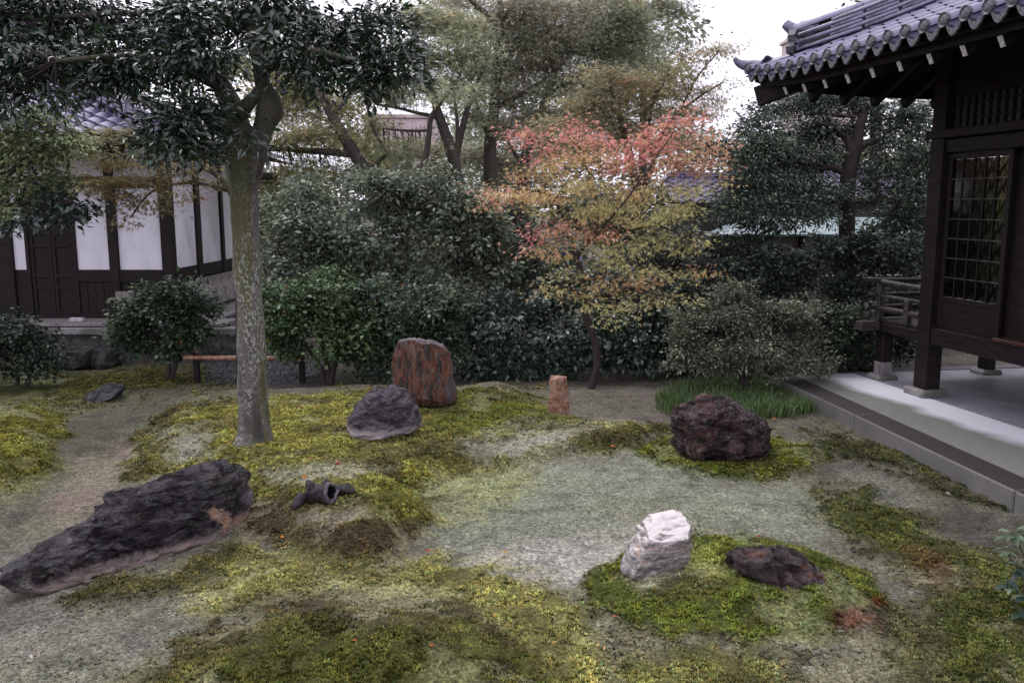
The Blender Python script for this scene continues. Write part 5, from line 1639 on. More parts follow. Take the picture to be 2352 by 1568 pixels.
CAM = [(70, 110, 105, 60, -.3), (40, 190, 80, 38, -.4), (110, 215, 60, 26, -.5), (190, 90, 120, 70, .2), (230, 165, 100, 40, -.3), (330, 60, 130, 60, .3), (320, 150, 110, 48, -.3), (450, 60, 105, 62, -.2), (450, 135, 80, 42, -.5),
       (420, 285, 85, 45, -.7), (375, 335, 62, 50, -.8), (460, 240, 60, 30, -.4), (450, 345, 50, 30, -.5), (560, 5, 120, 40, .2), (680, 40, 110, 55, .2), (690, 115, 95, 50, -.2), (785, 100, 100, 52, 0), (830, 165, 80, 34, -.4),
       (905, 150, 55, 34, -.4), (740, 180, 75, 28, -.3), (860, 60, 70, 40, .3), (130, 20, 190, 42, .3), (560, 310, 34, 18, -.5), (645, 90, 30, 30, -.3), (20, 60, 60, 50, .2), (520, 120, 34, 26, -.5), (930, 175, 40, 26, -.5), (930, 110, 40, 30, -.2), (880, 195, 50, 20, -.5), (20, 225, 50, 22, -.5)]
crown('crown', t, M['leaf_gloss'], CAM, YC, shade((0.010, 0.022, 0.014), (0.020, 0.042, 0.022), (0.035, 0.066, 0.030)), leaf=0.068, per=12, dens=26, K=7.5, spread=0.095, flatn=0.7, shape='leaf8',
      wid=0.2, depth=0.8, shell=0.5, droop=0.35, up=0.55, twig=(M['bark_dark'], wood, 0.55, 0.006))
# the leaves nearest the viewer, one by one
def near_leaves(parent, blobs, Y, n, cols, L, mat, wid=0.27):
    me_pool = []
    for c in cols:
        V, F, C = leaf_arrays(np.zeros((1, 3)), np.array([[1.0, 0, 0]]), np.array([[0, 0, 1.0]]), np.array([1.0]), np.array([c]), 'leaf8', 0.2)
        me_pool.append(mesh_np('leaf', V, F, mat, C))
    cs, od, ids = blob_sprays(blobs, Y, 0.8, 24, 0.3)
    front = np.argsort(cs[:, 1] + rng.normal(0, 0.15, len(cs)))[:n]
    for j in front:
        o = link('leaf', random.choice(me_pool), parent)
        o.location = cs[j] + rng.normal(0, 0.05, 3) + np.array([0, -0.08, 0])
        s = L * random.uniform(0.8, 1.3)
        o.scale = (s, s, s)
        o.rotation_euler = (random.uniform(-0.6, 0.6), random.uniform(0.1, 1.0), random.uniform(0, 6.28))
near_leaves(t, CAM, YC, 260, [(0.014, 0.030, 0.018), (0.024, 0.050, 0.026), (0.04, 0.075, 0.035), (0.018, 0.036, 0.024)], 0.095, M['leaf_gloss'])

# --- tree reaching in from the left edge
t = tree('leaning_tree', (-60, 860), 9.6, 'pale green fine leaved tree reaching in from the left edge')
wood = tree_wood(t, M['bark_dark'], [
    [(-90, 880, 16), (-80, 700, 14), (-60, 560, 12), (-30, 460, 10), (20, 400, 7), (80, 350, 4)],
    [(-40, 480, 7), (20, 470, 5), (90, 480, 3.5), (150, 500, 2)],
    [(-70, 620, 8), (-50, 400, 6), (10, 310, 5), (80, 280, 3)]], 9.6)
crown('crown', t, M['leaf_mid'], [(40, 275, 80, 28), (100, 305, 90, 34), (50, 350, 100, 40), (150, 335, 70, 30), (60, 420, 80, 42), (20, 480, 60, 40), (120, 400, 60, 35), (20, 310, 50, 50)], 9.6,
      shade((0.11, 0.15, 0.07), (0.20, 0.25, 0.115), (0.28, 0.33, 0.15)), leaf=0.055, per=14, dens=36, spread=0.09, flatn=0.45, wid=0.24, droop=0.15, twig=(M['bark_dark'], wood, 0.4, 0.004))
crown('crown', t, M['leaf_gloss'], [(130, 460, 60, 22), (170, 500, 45, 20), (80, 500, 60, 22), (40, 520, 40, 18), (200, 470, 30, 15)], 9.4,
      shade((0.012, 0.028, 0.020), (0.025, 0.05, 0.035)), leaf=0.085, per=9, dens=30, spread=0.09, flatn=0.5, wid=0.24, droop=0.3, up=0.7)

# --- maple sprays in front of the white house
t = tree('olive_maple', (548, 880), 10.7, 'small olive leaved maple spreading in front of the white walled house')
wood = tree_wood(t, M['bark_maple'], [
    [(556, 885, 13), (552, 700, 11), (548, 520, 10), (530, 440, 8), (480, 390, 6), (400, 370, 4), (300, 360, 2.5)],
    [(530, 440, 5), (440, 420, 3.5), (350, 440, 2.5), (300, 500, 1.5)],
    [(548, 470, 5), (560, 400, 4), (470, 340, 3), (280, 320, 2)]], 10.7)
OLV = [(250, 320, 75, 24), (200, 350, 60, 22), (300, 370, 85, 28), (240, 410, 75, 30), (330, 420, 70, 28), (390, 400, 55, 30), (270, 450, 60, 26), (370, 455, 26, 40), (320, 470, 40, 26), (300, 510, 36, 18), (200, 430, 50, 26), (470, 380, 50, 25), (500, 420, 30, 18), (430, 440, 25, 18)]
def olive_fn(cs, ids):
    c = shade((0.18, 0.17, 0.09), (0.26, 0.24, 0.125), (0.33, 0.29, 0.15))(cs, ids)
    k = rng.uniform(0, 1, len(cs)) < 0.10
    c[k] = (0.28, 0.15, 0.045)
    return c
crown('crown', t, M['leaf_thin'], OLV, 10.6, olive_fn, leaf=0.055, per=20, dens=24, K=2.6, spread=0.12, flatn=0.25, shape='maple', droop=0.3, up=0.9, twig=(M['bark_maple'], wood, 0.5, 0.003))

# --- red maple
rb = on_ground(1360, 893)
YR = rb.y
t = tree('red_maple', (1360, 893), YR, 'slender maple turning red, orange and yellow in front of the hedge')
wood = tree_wood(t, M['bark_dark'], [
    [(1356, 905, 12), (1360, 885, 8.5), (1370, 845, 7.5), (1371, 800, 8), (1356, 755, 8), (1343, 710, 8), (1342, 660, 6.5), (1334, 620, 5.5), (1325, 590, 5), (1350, 560, 3.8, -.1), (1385, 520, 3, -.2), (1430, 470, 2.3, -.3), (1480, 400, 1.7, -.3), (1550, 300, 1.1, -.3)],
    [(1343, 715, 5), (1375, 665, 4), (1400, 605, 3.4, .2), (1445, 530, 2.6, .3), (1490, 450, 2, .4), (1560, 390, 1.4, .5), (1640, 330, 1, .5)],
    [(1325, 595, 5), (1310, 540, 4, .1), (1285, 480, 3.5, .2), (1240, 440, 2.8, .2), (1150, 440, 1.6, .2)],
    [(1370, 545, 4), (1372, 480, 3.2, .2), (1360, 420, 2.5, .3), (1330, 340, 1.8, .3)],
    [(1345, 690, 4), (1300, 660, 3, -.3), (1270, 670, 2, -.4)],
    [(1372, 680, 4), (1440, 660, 3, -.4), (1520, 680, 2, -.5)],
    [(1445, 530, 3), (1520, 520, 2.4, .2), (1590, 560, 1.8, .1), (1625, 620, 1.2, 0)],
], YR, sides=8)
RM = [  # x, y, rx, ry, dY, hue (0 red .. 1 yellow)
    (1125, 445, 40, 12, .2, .15), (1185, 440, 60, 22, .2, .35), (1215, 335, 34, 28, .3, .05), (1200, 305, 25, 16, .3, .0), (1240, 395, 55, 24, .2, .35), (1260, 360, 60, 20, .2, .12), (1150, 465, 45, 16, .2, .45),
    (1300, 330, 60, 16, .3, .15), (1330, 300, 55, 18, .4, .05), (1300, 385, 70, 26, .1, .4), (1260, 440, 70, 26, .1, .5), (1340, 430, 75, 28, 0, .6), (1390, 370, 70, 24, .1, .25), (1400, 325, 60, 18, .3, .1), (1440, 380, 55, 20, .1, .0),
    (1470, 350, 70, 20, .2, .08), (1550, 350, 75, 18, .3, .08), (1530, 385, 80, 24, .3, .3), (1600, 380, 55, 22, .4, .15), (1640, 340, 35, 16, .4, .1), (1520, 300, 55, 28, .4, .05), (1565, 270, 60, 22, .5, .02), (1600, 300, 40, 20, .5, .1),
    (1480, 430, 75, 30, .1, .55), (1570, 430, 60, 26, .3, .6), (1420, 460, 70, 30, -.1, .75), (1500, 490, 70, 30, 0, .85), (1580, 480, 55, 26, .2, .9), (1350, 490, 70, 24, -.1, .8), (1280, 530, 55, 18, -.2, .15), (1240, 545, 24, 20, -.2, .02),
    (1330, 540, 60, 18, -.2, .2), (1390, 535, 36, 16, -.2, .06), (1300, 575, 60, 22, -.2, .65), (1240, 570, 40, 16, -.2, .3), (1440, 560, 60, 26, -.2, .9), (1400, 600, 50, 22, -.2, .9), (1520, 560, 55, 22, .1, .85), (1590, 560, 40, 26, .1, .7),
    (1615, 610, 22, 34, .1, .4), (1500, 620, 60, 18, -.2, .85), (1300, 640, 45, 18, -.3, .8), (1265, 660, 25, 14, -.3, .5), (1350, 690, 40, 22, -.3, .8), (1400, 690, 40, 22, -.4, .75), (1480, 680, 50, 20, -.4, .85), (1560, 690, 36, 16, -.4, .85), (1412, 735, 18, 18, -.4, .9),
    (1440, 640, 30, 25, -.3, .5), (1385, 650, 30, 20, -.3, .5), (1490, 650, 25, 15, -.3, .3), (1450, 510, 50, 20, .1, .75), (1260, 490, 45, 20, .1, .7), (1640, 400, 30, 20, .4, .4)]
HUE = np.array([[0.74, 0.28, 0.27], [0.74, 0.41, 0.27], [0.74, 0.53, 0.28], [0.68, 0.58, 0.28], [0.59, 0.58, 0.27]])
def red_fn(cs, ids):
    h = np.array([b[5] if b[5] < .22 else b[5] + .08 for b in RM])[ids] + rng.normal(0, 0.18, len(ids)) + 0.05
    h = np.clip(h, 0, 1) * 4
    i = np.minimum(h.astype(int), 3); f = (h - i)[:, None]
    return HUE[i] * (1 - f) + HUE[i + 1] * f
crown('crown', t, M['leaf_soft'], RM, YR, red_fn, leaf=0.055, per=22, dens=22, K=1.9, spread=0.14, flatn=0.32, shape='maple', droop=0.35, up=0.85, depth=0.8, shell=0.5, twig=(M['bark_dark'], wood, 0.45, 0.003), jit=0.2)

# --- background maples
OLIVE = ((0.30, 0.325, 0.20), (0.41, 0.435, 0.28), (0.50, 0.515, 0.345))
OLIVE_G = ((0.27, 0.31, 0.20), (0.38, 0.42, 0.275), (0.47, 0.50, 0.34))
BROWNISH = ((0.32, 0.325, 0.24), (0.42, 0.42, 0.315), (0.51, 0.495, 0.38))
def bg_maple(name, label, Y, limbs, blobs, cols, leaf=0.085, dens=9.5, per=24, spread=0.22, orange=0.03):
    t = tree(name, (0, 0), Y, label, group=None)
    wood = tree_wood(t, M['bark_maple'], limbs, Y, sides=8)
    base = shade(*cols)
    def fn(cs, ids):
        c = base(cs, ids)
        k = rng.uniform(0, 1, len(cs)) < orange
        c[k] = np.array([0.50, 0.31, 0.16])
        return c
    crown('crown', t, M['leaf_thin'], blobs, Y, fn, lobes=False, leaf=leaf, per=per, dens=dens, spread=spread, flatn=0.22, K=7.5, shape='tri3', droop=0.25, up=0.8, depth=0.9, shell=0.6, twig=(M['bark_maple'], wood, 0.9, 0.006))
    return t
def base_px(Y): return 784 + FPX * math.tan(math.atan(H / Y) - PITCH)
bg_maple('maple_tree', 'mossy maple leaning left with a long level branch behind the big shrub', 14.5,
    [[(905, base_px(14.5), 20), (890, 560, 17), (850, 420, 15), (800, 330, 14), (765, 270, 12), (735, 210, 9), (705, 140, 6), (690, 60, 4)],
     [(815, 355, 9), (760, 350, 8), (690, 345, 6.5), (620, 343, 5), (560, 350, 3)],
     [(790, 310, 5), (770, 290, 4), (700, 320, 2.5), (660, 340, 2)],
     [(845, 400, 7), (870, 370, 5), (885, 350, 4), (860, 300, 3.5), (845, 250, 3), (850, 200, 2)],
     [(765, 270, 5), (800, 220, 3.5), (830, 190, 2.5), (870, 120, 2)]],
    [(660, 250, 80, 40, .5), (720, 300, 70, 35), (650, 320, 60, 30), (700, 390, 80, 32, .4), (640, 420, 60, 30, .2), (760, 400, 60, 26, .4), (680, 190, 70, 40, .8), (770, 240, 60, 30, .4), (820, 320, 50, 25, .4), (620, 220, 60, 50, .6), (860, 290, 45, 20, .3), (740, 130, 80, 40, 1), (640, 120, 70, 50, 1.4), (850, 380, 50, 26, .6)],
    ((0.29, 0.30, 0.155), (0.40, 0.405, 0.21), (0.48, 0.465, 0.25)), orange=0.04)
bg_maple('maple_tree', 'forked maple with grey green trunk left of centre behind the big shrub', 15.5,
    [[(1070, base_px(15.5), 18), (1062, 560, 16), (1052, 420, 14), (1040, 360, 14), (1020, 300, 12), (1003, 250, 10), (990, 190, 6), (960, 110, 4), (940, 40, 3)],
     [(1044, 370, 10), (1058, 310, 8), (1072, 260, 7), (1085, 215, 4), (1120, 140, 3)],
     [(1010, 270, 5), (960, 260, 4), (920, 250, 3), (870, 240, 2)],
     [(1005, 255, 5), (980, 215, 3.5), (940, 190, 2.5)],
     [(1050, 340, 5), (1050, 280, 4), (1045, 220, 3), (1060, 160, 2)]],
    [(960, 190, 80, 36), (1010, 130, 80, 40), (930, 120, 60, 36, .4), (1060, 190, 70, 36), (1000, 50, 70, 32, .4), (1080, 120, 60, 36, -.3), (960, 30, 50, 24, .5), (1060, 60, 60, 36), (900, 230, 50, 22, .2), (1090, 270, 50, 36, .5), (1030, 400, 60, 26, 1.2), (960, 390, 60, 26, 1.2), (880, 200, 50, 25, .3), (900, 350, 60, 26, 1.5), (970, 345, 50, 24, 1.5), (840, 330, 40, 22, 1.2)],
    OLIVE)
bg_maple('maple_tree', 'thin crooked maple stem between the two leaning maples', 14.0,
    [[(930, base_px(14.0), 9), (930, 560, 8.5), (945, 440, 8), (975, 370, 7.5), (985, 310, 6.5), (990, 270, 6), (1010, 240, 4), (1040, 200, 2.5)],
     [(985, 300, 3.5), (930, 300, 3), (880, 295, 2)]],
    [(1040, 220, 50, 26), (940, 330, 45, 18, .5), (905, 340, 40, 18, .6)], OLIVE)
bg_maple('maple_tree', 'straight maple with green upper trunk forking near the top centre', 16.5,
    [[(1135, base_px(16.5), 20), (1132, 560, 18), (1128, 430, 17), (1125, 350, 15), (1130, 290, 13), (1138, 220, 11), (1142, 150, 11), (1145, 90, 11), (1150, 40, 8), (1147, -10, 6), (1140, -80, 4)],
     [(1145, 75, 8), (1125, 40, 7), (1095, 15, 5), (1060, -20, 3)],
     [(1148, 60, 6), (1170, 25, 4), (1200, -20, 2.5)],
     [(1128, 330, 8), (1110, 280, 6), (1095, 240, 4), (1080, 190, 3)],
     [(1130, 75, 6), (1060, 50, 4), (990, 20, 3), (920, -30, 2)],
     [(1135, 250, 6), (1190, 220, 5), (1240, 190, 4), (1290, 150, 2)]],
    [(1140, 150, 90, 40, .3), (1200, 80, 90, 44), (1120, 60, 80, 40, .5), (1240, 140, 90, 40, .2), (1280, 60, 90, 44), (1180, 210, 80, 36, .2), (1200, 10, 110, 36), (1320, 10, 90, 36, .3), (1080, 350, 50, 40, .8), (1160, 300, 70, 40, .5), (1160, 380, 60, 40, 1), (1060, 0, 70, 26, .4), (1220, 270, 60, 36, .6)],
    BROWNISH)
bg_maple('maple_tree', 'dark stemmed maple leaning right above the red maple', 17.5,
    [[(1190, base_px(17.5), 15), (1195, 560, 14), (1200, 420, 13), (1212, 340, 12), (1235, 280, 11), (1258, 220, 9.5), (1275, 160, 8), (1290, 120, 5), (1310, 60, 4), (1340, -20, 3)],
     [(1260, 220, 5), (1300, 190, 4), (1340, 170, 2.5)],
     [(1290, 120, 4), (1330, 120, 3.5), (1400, 110, 3), (1480, 90, 2)],
     [(1205, 390, 6), (1170, 330, 4), (1150, 280, 3)]],
    [(1330, 110, 90, 40), (1400, 60, 90, 44), (1320, 190, 80, 36), (1400, 150, 80, 36), (1460, 110, 70, 36), (1380, 0, 90, 36), (1290, 260, 70, 36, -.4), (1360, 260, 60, 36, -.3), (1450, 40, 60, 36), (1260, 340, 60, 40, .6)],
    OLIVE_G)
bg_maple('maple_tree', 'tall thin maple against the white sky left of the temple roof', 19.0,
    [[(1470, base_px(19.0), 11), (1472, 560, 10), (1476, 400, 9.5), (1478, 250, 8.5), (1476, 160, 8), (1474, 100, 7), (1480, 60, 5), (1510, 0, 4), (1540, -60, 2)],
     [(1474, 100, 5), (1455, 60, 4), (1440, 10, 3), (1430, -40, 2)],
     [(1478, 230, 4), (1510, 190, 3), (1560, 160, 2)]],
    [(1500, 15, 60, 30), (1545, 20, 40, 22), (1440, 0, 50, 36), (1540, 90, 45, 18), (1575, 115, 25, 14), (1450, 80, 40, 24), (1500, 150, 50, 16), (1440, 150, 40, 24)],
    ((0.20, 0.225, 0.15), (0.28, 0.30, 0.19), (0.34, 0.35, 0.22)))
bg_maple('maple_tree', 'olive and orange tinged maple behind the top of the red maple', 13.2,
    [[(1480, base_px(13.2), 13), (1475, 640, 12), (1470, 500, 11), (1460, 420, 10), (1440, 330, 8), (1425, 270, 6), (1405, 220, 4), (1400, 160, 3)],
     [(1465, 450, 8), (1500, 380, 6), (1520, 310, 5), (1560, 260, 4), (1610, 220, 2.5), (1660, 190, 1.5)],
     [(1500, 380, 5), (1490, 300, 4), (1500, 240, 3), (1530, 180, 2)],
     [(1560, 260, 3), (1600, 180, 2), (1650, 120, 1.3)]],
    [(1400, 180, 70, 28, 0), (1470, 180, 70, 30), (1430, 230, 80, 30), (1520, 210, 70, 30), (1560, 170, 50, 22), (1600, 210, 50, 20), (1640, 120, 40, 16), (1670, 108, 24, 9), (1665, 190, 30, 10), (1600, 140, 32, 18), (1490, 260, 70, 26), (1570, 250, 55, 22), (1380, 250, 60, 28), (1340, 230, 50, 26), (1640, 230, 30, 14), (1620, 265, 40, 18), (1440, 290, 70, 26), (1590, 330, 40, 25), (1320, 280, 50, 24), (1330, 310, 60, 26, .4), (1410, 330, 60, 26, .4), (1260, 290, 50, 26, .5), (1500, 330, 60, 26, .5)],
    ((0.30, 0.30, 0.185), (0.41, 0.39, 0.24), (0.50, 0.43, 0.26)), leaf=0.065, dens=13, per=22, spread=0.16, orange=0.10)

# --- right evergreen
t = tree('evergreen_tree', (1945, 860), 12.8, 'dark evergreen tree with crooked limbs left of the temple hall')
YE = 12.8
wood = tree_wood(t, M['bark_dark'], [
    [(1948, base_px(12.8), 22), (1946, 760, 19), (1946, 640, 18), (1945, 520, 18), (1946, 430, 18), (1955, 370, 18), (1965, 335, 16), (1975, 290, 11), (1990, 240, 7), (2000, 180, 4)],
    [(1955, 350, 12), (1945, 320, 8), (1925, 300, 7), (1895, 285, 5), (1870, 288, 3.5)],
    [(1970, 340, 11), (2000, 325, 8), (2030, 315, 6), (2040, 300, 5), (2070, 290, 3)],
    [(1945, 400, 9), (1910, 385, 6.5), (1880, 390, 5), (1850, 375, 3.5), (1800, 380, 2)],
    [(1938, 300, 6), (1960, 270, 5), (1920, 265, 4), (1870, 260, 3)],
    [(1950, 560, 8), (1990, 540, 6), (2040, 500, 4), (2080, 440, 3)],
    [(1945, 500, 7), (1880, 480, 5), (1800, 440, 4), (1730, 420, 2.5)]], YE)
EV = [(1820, 250, 90, 26, .3), (1890, 240, 90, 24, .3), (1990, 235, 80, 30, .3), (1760, 300, 80, 32), (1850, 300, 90, 28, .3), (1720, 350, 70, 34, -.2), (1800, 350, 90, 32), (1880, 345, 50, 24, .5), (1990, 290, 60, 22, .4), (2060, 260, 70, 36, .2), (2090, 310, 60, 40),
      (1700, 400, 55, 30, -.2), (1770, 400, 80, 30, -.2), (1850, 420, 60, 24), (2060, 370, 70, 40), (2100, 440, 60, 50), (2020, 420, 50, 40, .4), (1760, 450, 70, 22, -.3), (1840, 470, 60, 22, -.4), (1730, 490, 60, 20, -.4), (1800, 510, 60, 20, -.4), (2060, 500, 80, 40, .2), (2090, 560, 60, 40, 0), (1700, 440, 40, 30), (1890, 500, 40, 18, -.5), (1660, 330, 30, 18), (1690, 470, 50, 26, -.3), (1900, 440, 50, 24, -.2), (1850, 380, 60, 26, .6), (2120, 380, 40, 60, .3), (2110, 500, 50, 60, .4)]
crown('crown', t, M['leaf_mid'], EV, YE, shade((0.06, 0.09, 0.066), (0.125, 0.165, 0.12), (0.23, 0.27, 0.19)), leaf=0.068, per=18, dens=21, K=7, spread=0.13, flatn=0.4, shape='oval', wid=0.2, droop=0.25, up=0.7, depth=0.9, twig=(M['bark_dark'], wood, 0.6, 0.005))
t = tree('roof_tree', (1990, 20), 26, 'green treetop peeping over the temple roof ridge')
wood = tree_wood(t, M['bark_dark'], [[(2010, base_px(26), 16), (2010, 400, 14), (2010, 120, 8), (2000, 20, 4)]], 26)
crown('crown', t, M['leaf_mid'], [(2000, 10, 50, 28), (1960, 25, 25, 14), (2040, 20, 50, 40), (2040, 100, 90, 80)], 26, shade((0.05, 0.08, 0.045), (0.09, 0.12, 0.06)), leaf=0.14, per=18, dens=7, K=2, spread=0.3, wid=0.25)

# --- shrubs and hedge
def shrub(name, label, Y, blobs, cols, leaf=0.06, per=12, dens=40, spread=0.07, wid=0.33, mat='leaf_mid', up=0.75, droop=0.1, flatn=0.7, stems=None, depth=0.9, shell=0.34, accents=0, acc=(0.6, 0.26, 0.03), jit=0.25, group=None):
    t = tree(name, (0, 0), Y, label, 'shrub', group)
    wood = []
    if stems:
        wood = tree_wood(t, M['bark_dark'], stems, Y, 'stem', sides=6)
    base = shade(*cols)
    def fn(cs, ids):
        return base(cs, ids) * np.array([1.3, 1.26, 1.26])
    crown('foliage', t, M[mat], blobs, Y, fn, leaf=leaf, per=per, dens=dens, spread=spread, flatn=flatn, wid=wid, droop=droop, up=up, depth=depth, shell=shell,
          twig=(M['bark_dark'], wood, 0.5, 0.005) if wood else None, jit=jit)
    for k in range(accents):
        b = random.choice(blobs)
        p = at(b[0] + random.uniform(-.7, .7) * b[2], b[1] + random.uniform(-.6, .6) * b[3], Y + (b[4] if len(b) > 4 else 0) - 0.9 * 0.5 * (b[2] + b[3]) * Y / FPX)
        V, F, C = leaf_arrays(np.zeros((1, 3)), np.array([[1.0, 0, 0]]), np.array([[0, -.6, 1.0]]), np.array([0.04]), np.array([acc]), 'oval', 0.33)
        o = link('yellow_leaf', mesh_np('yellow_leaf', V, F, M['leaf_soft'], C), t)
        o.location = p; o.rotation_euler = (random.uniform(-1, 1), random.uniform(0, 1.2), random.uniform(0, 6))
    return t

GREYG = ((0.07, 0.095, 0.068), (0.145, 0.185, 0.125), (0.25, 0.29, 0.205))
shrub('broadleaf_shrub', 'large rounded grey green broadleaf shrub in the centre background', 11.9,
      [(760, 480, 110, 60), (870, 450, 110, 55), (980, 460, 110, 60), (1070, 500, 80, 60), (700, 540, 80, 60), (800, 560, 110, 60), (920, 540, 110, 70), (1030, 560, 100, 60), (1110, 560, 50, 70), (850, 420, 70, 26), (950, 410, 70, 24), (690, 620, 80, 50), (640, 580, 40, 50), (640, 500, 40, 50, .4), (1140, 620, 60, 50), (1090, 650, 70, 40), (700, 440, 60, 40, .5), (1000, 620, 100, 40, .1), (880, 620, 90, 40, .2), (1120, 500, 36, 60), (780, 620, 70, 30, .1)],
      GREYG, leaf=0.085, per=10, dens=34, spread=0.07, wid=0.23, up=0.6, flatn=0.8,
      stems=[[(900, 870, 10), (890, 760, 9), (875, 690, 8), (850, 620, 6), (800, 540, 3)], [(900, 870, 9), (940, 760, 8), (985, 690, 7), (1030, 640, 5), (1090, 600, 3)], [(900, 860, 8), (930, 720, 6), (920, 600, 4), (930, 480, 2)], [(1000, 690, 4), (1040, 655, 3), (1120, 640, 2)]])
shrub('gardenia_shrub', 'bright green shrub with yellow spotted leaves right of the tree trunk', 10.6,
      [(660, 700, 55, 45), (720, 680, 60, 36), (700, 760, 80, 50), (640, 770, 36, 44), (780, 720, 60, 50), (770, 800, 60, 36, -.1), (690, 805, 50, 26, -.1), (840, 760, 50, 50), (640, 660, 50, 30, .3), (760, 650, 60, 26, .4), (850, 690, 50, 30, .2), (625, 720, 30, 50, .2)],
      ((0.032, 0.06, 0.03), (0.068, 0.118, 0.048), (0.12, 0.19, 0.075)), leaf=0.062, per=12, dens=52, accents=7,
      stems=[[(755, 882, 8), (750, 830, 7), (730, 760, 5), (700, 700, 3)], [(760, 880, 9), (770, 830, 7), (800, 760, 4)], [(750, 880, 7), (765, 850, 6), (780, 800, 4)], [(745, 880, 7), (735, 840, 5), (690, 780, 3)]])
shrub('glossy_shrub', 'mid green shrub overhanging behind the upright rust rock', 10.7,
      [(860, 690, 60, 46), (930, 740, 70, 46), (800, 700, 50, 40, .2), (960, 670, 60, 36, .3), (900, 790, 70, 50), (830, 820, 50, 40), (990, 700, 70, 36), (1010, 760, 60, 44), (960, 830, 50, 30), (870, 850, 26, 18, -.2), (1040, 790, 40, 36), (900, 660, 80, 30, .4), (1050, 690, 60, 40, .3), (810, 780, 40, 40, .1)],
      ((0.03, 0.055, 0.036), (0.07, 0.105, 0.065), (0.14, 0.185, 0.12)), leaf=0.062, per=12, dens=50, accents=5,
      stems=[[(930, 880, 9), (925, 820, 7), (900, 740, 4)], [(935, 880, 7), (960, 810, 6), (990, 730, 4)]])
shrub('camellia_hedge', 'dark glossy clipped hedge of large leaves behind the salmon pillar', 11.1,
      [(1080, 780, 60, 60), (1150, 760, 70, 60), (1230, 770, 80, 60), (1310, 780, 80, 60), (1390, 780, 80, 60), (1460, 780, 70, 60), (1100, 840, 70, 30), (1190, 845, 70, 26), (1280, 845, 60, 26), (1150, 715, 60, 40, .2), (1430, 735, 70, 36, .2), (1500, 700, 50, 60, .1), (1250, 690, 60, 50, .3), (1340, 740, 60, 30, .3), (1400, 830, 50, 26, .1), (1480, 820, 60, 30, .1), (1540, 780, 50, 60, .2), (1580, 830, 50, 36, .3), (1060, 720, 50, 50, .2), (1360, 660, 70, 36, .5), (1470, 660, 70, 40, .4)],
      ((0.025, 0.045, 0.034), (0.055, 0.09, 0.066), (0.115, 0.155, 0.12)), leaf=0.078, per=11, dens=42, mat='leaf_gloss', wid=0.3, up=0.5, droop=0.35,
      stems=[[(x, 872, 5), (x + 6, 800, 4), (x - 8, 720, 2.5)] for x in (1090, 1180, 1270, 1420, 1480)])
shrub('speckled_shrub', 'grey green fine leaved shrubs between the big shrub and the red maple', 12.1,
      [(1180, 640, 70, 40), (1240, 620, 70, 46), (1150, 590, 50, 40), (1210, 560, 60, 46, .4), (1310, 650, 60, 36), (1200, 500, 60, 50, .8), (1290, 590, 70, 50, .5), (1380, 640, 60, 40), (1440, 620, 70, 50, .4), (1510, 620, 60, 60, .4), (1560, 600, 50, 50, .6)],
      ((0.04, 0.062, 0.045), (0.09, 0.12, 0.085), (0.18, 0.21, 0.16)), leaf=0.06, per=12, dens=34,
      stems=[[(1230, 880, 6), (1225, 760, 5), (1200, 620, 3)], [(1440, 880, 6), (1445, 760, 5), (1460, 620, 3)]])
shrub('azalea_shrub', 'pale grey green azalea mound left of the terrace corner', 10.2,
      [(1640, 740, 80, 50), (1720, 720, 80, 50), (1800, 740, 70, 50), (1600, 790, 56, 40, -.1), (1680, 800, 80, 44, -.2), (1770, 800, 70, 44, -.2), (1850, 780, 50, 44), (1760, 850, 50, 18, -.2), (1830, 835, 36, 24, -.1), (1700, 670, 60, 26, .2), (1580, 740, 46, 40, .1), (1590, 835, 50, 24, 0), (1660, 845, 50, 20, -.1), (1560, 790, 40, 40, .2), (1880, 830, 40, 30, .1), (1840, 720, 50, 40, .1)],
      ((0.07, 0.088, 0.058), (0.14, 0.162, 0.106), (0.22, 0.24, 0.165)), leaf=0.045, per=14, dens=58, spread=0.06, wid=0.28, flatn=0.55,
      stems=[[(1705, 886, 9), (1702, 830, 7), (1680, 770, 4)], [(1712, 886, 7), (1740, 820, 5), (1780, 760, 3)]])
shrub('rose_shrub', 'dark green shrub squeezed between the azalea and the veranda posts', 10.9,
      [(1900, 760, 60, 50), (1960, 740, 60, 50), (1990, 800, 50, 50), (1920, 820, 56, 40), (1860, 720, 50, 36), (2030, 800, 40, 50, .4), (2070, 780, 40, 50, .6), (1960, 850, 50, 20)],
      ((0.02, 0.036, 0.022), (0.045, 0.068, 0.04), (0.10, 0.12, 0.075)), leaf=0.055, per=12, dens=48, accents=3, acc=(0.45, 0.16, 0.12),
      stems=[[(1930, 872, 6), (1930, 800, 5), (1900, 740, 3)], [(1985, 870, 6), (1985, 800, 5), (1970, 730, 3)]])
shrub('shade_shrub', 'dark undergrowth between the azalea and the hedge', 11.4,
      [(1560, 700, 60, 50), (1620, 690, 60, 50), (1540, 800, 50, 50), (1600, 840, 60, 26, .3), (1700, 850, 70, 20, .5), (1820, 850, 70, 22, .5), (1900, 700, 60, 50, .3), (2000, 720, 60, 50, .6), (1960, 690, 50, 40, .4), (2060, 740, 50, 60, .8), (2100, 820, 60, 30, 1.2), (1790, 690, 60, 40, .4)],
      ((0.016, 0.028, 0.02), (0.035, 0.055, 0.036), (0.07, 0.095, 0.062)), leaf=0.06, per=11, dens=36,
      stems=[[(1560, 875, 6), (1562, 800, 5), (1560, 720, 3)], [(2010, 868, 6), (2010, 800, 5), (2000, 730, 3)]])
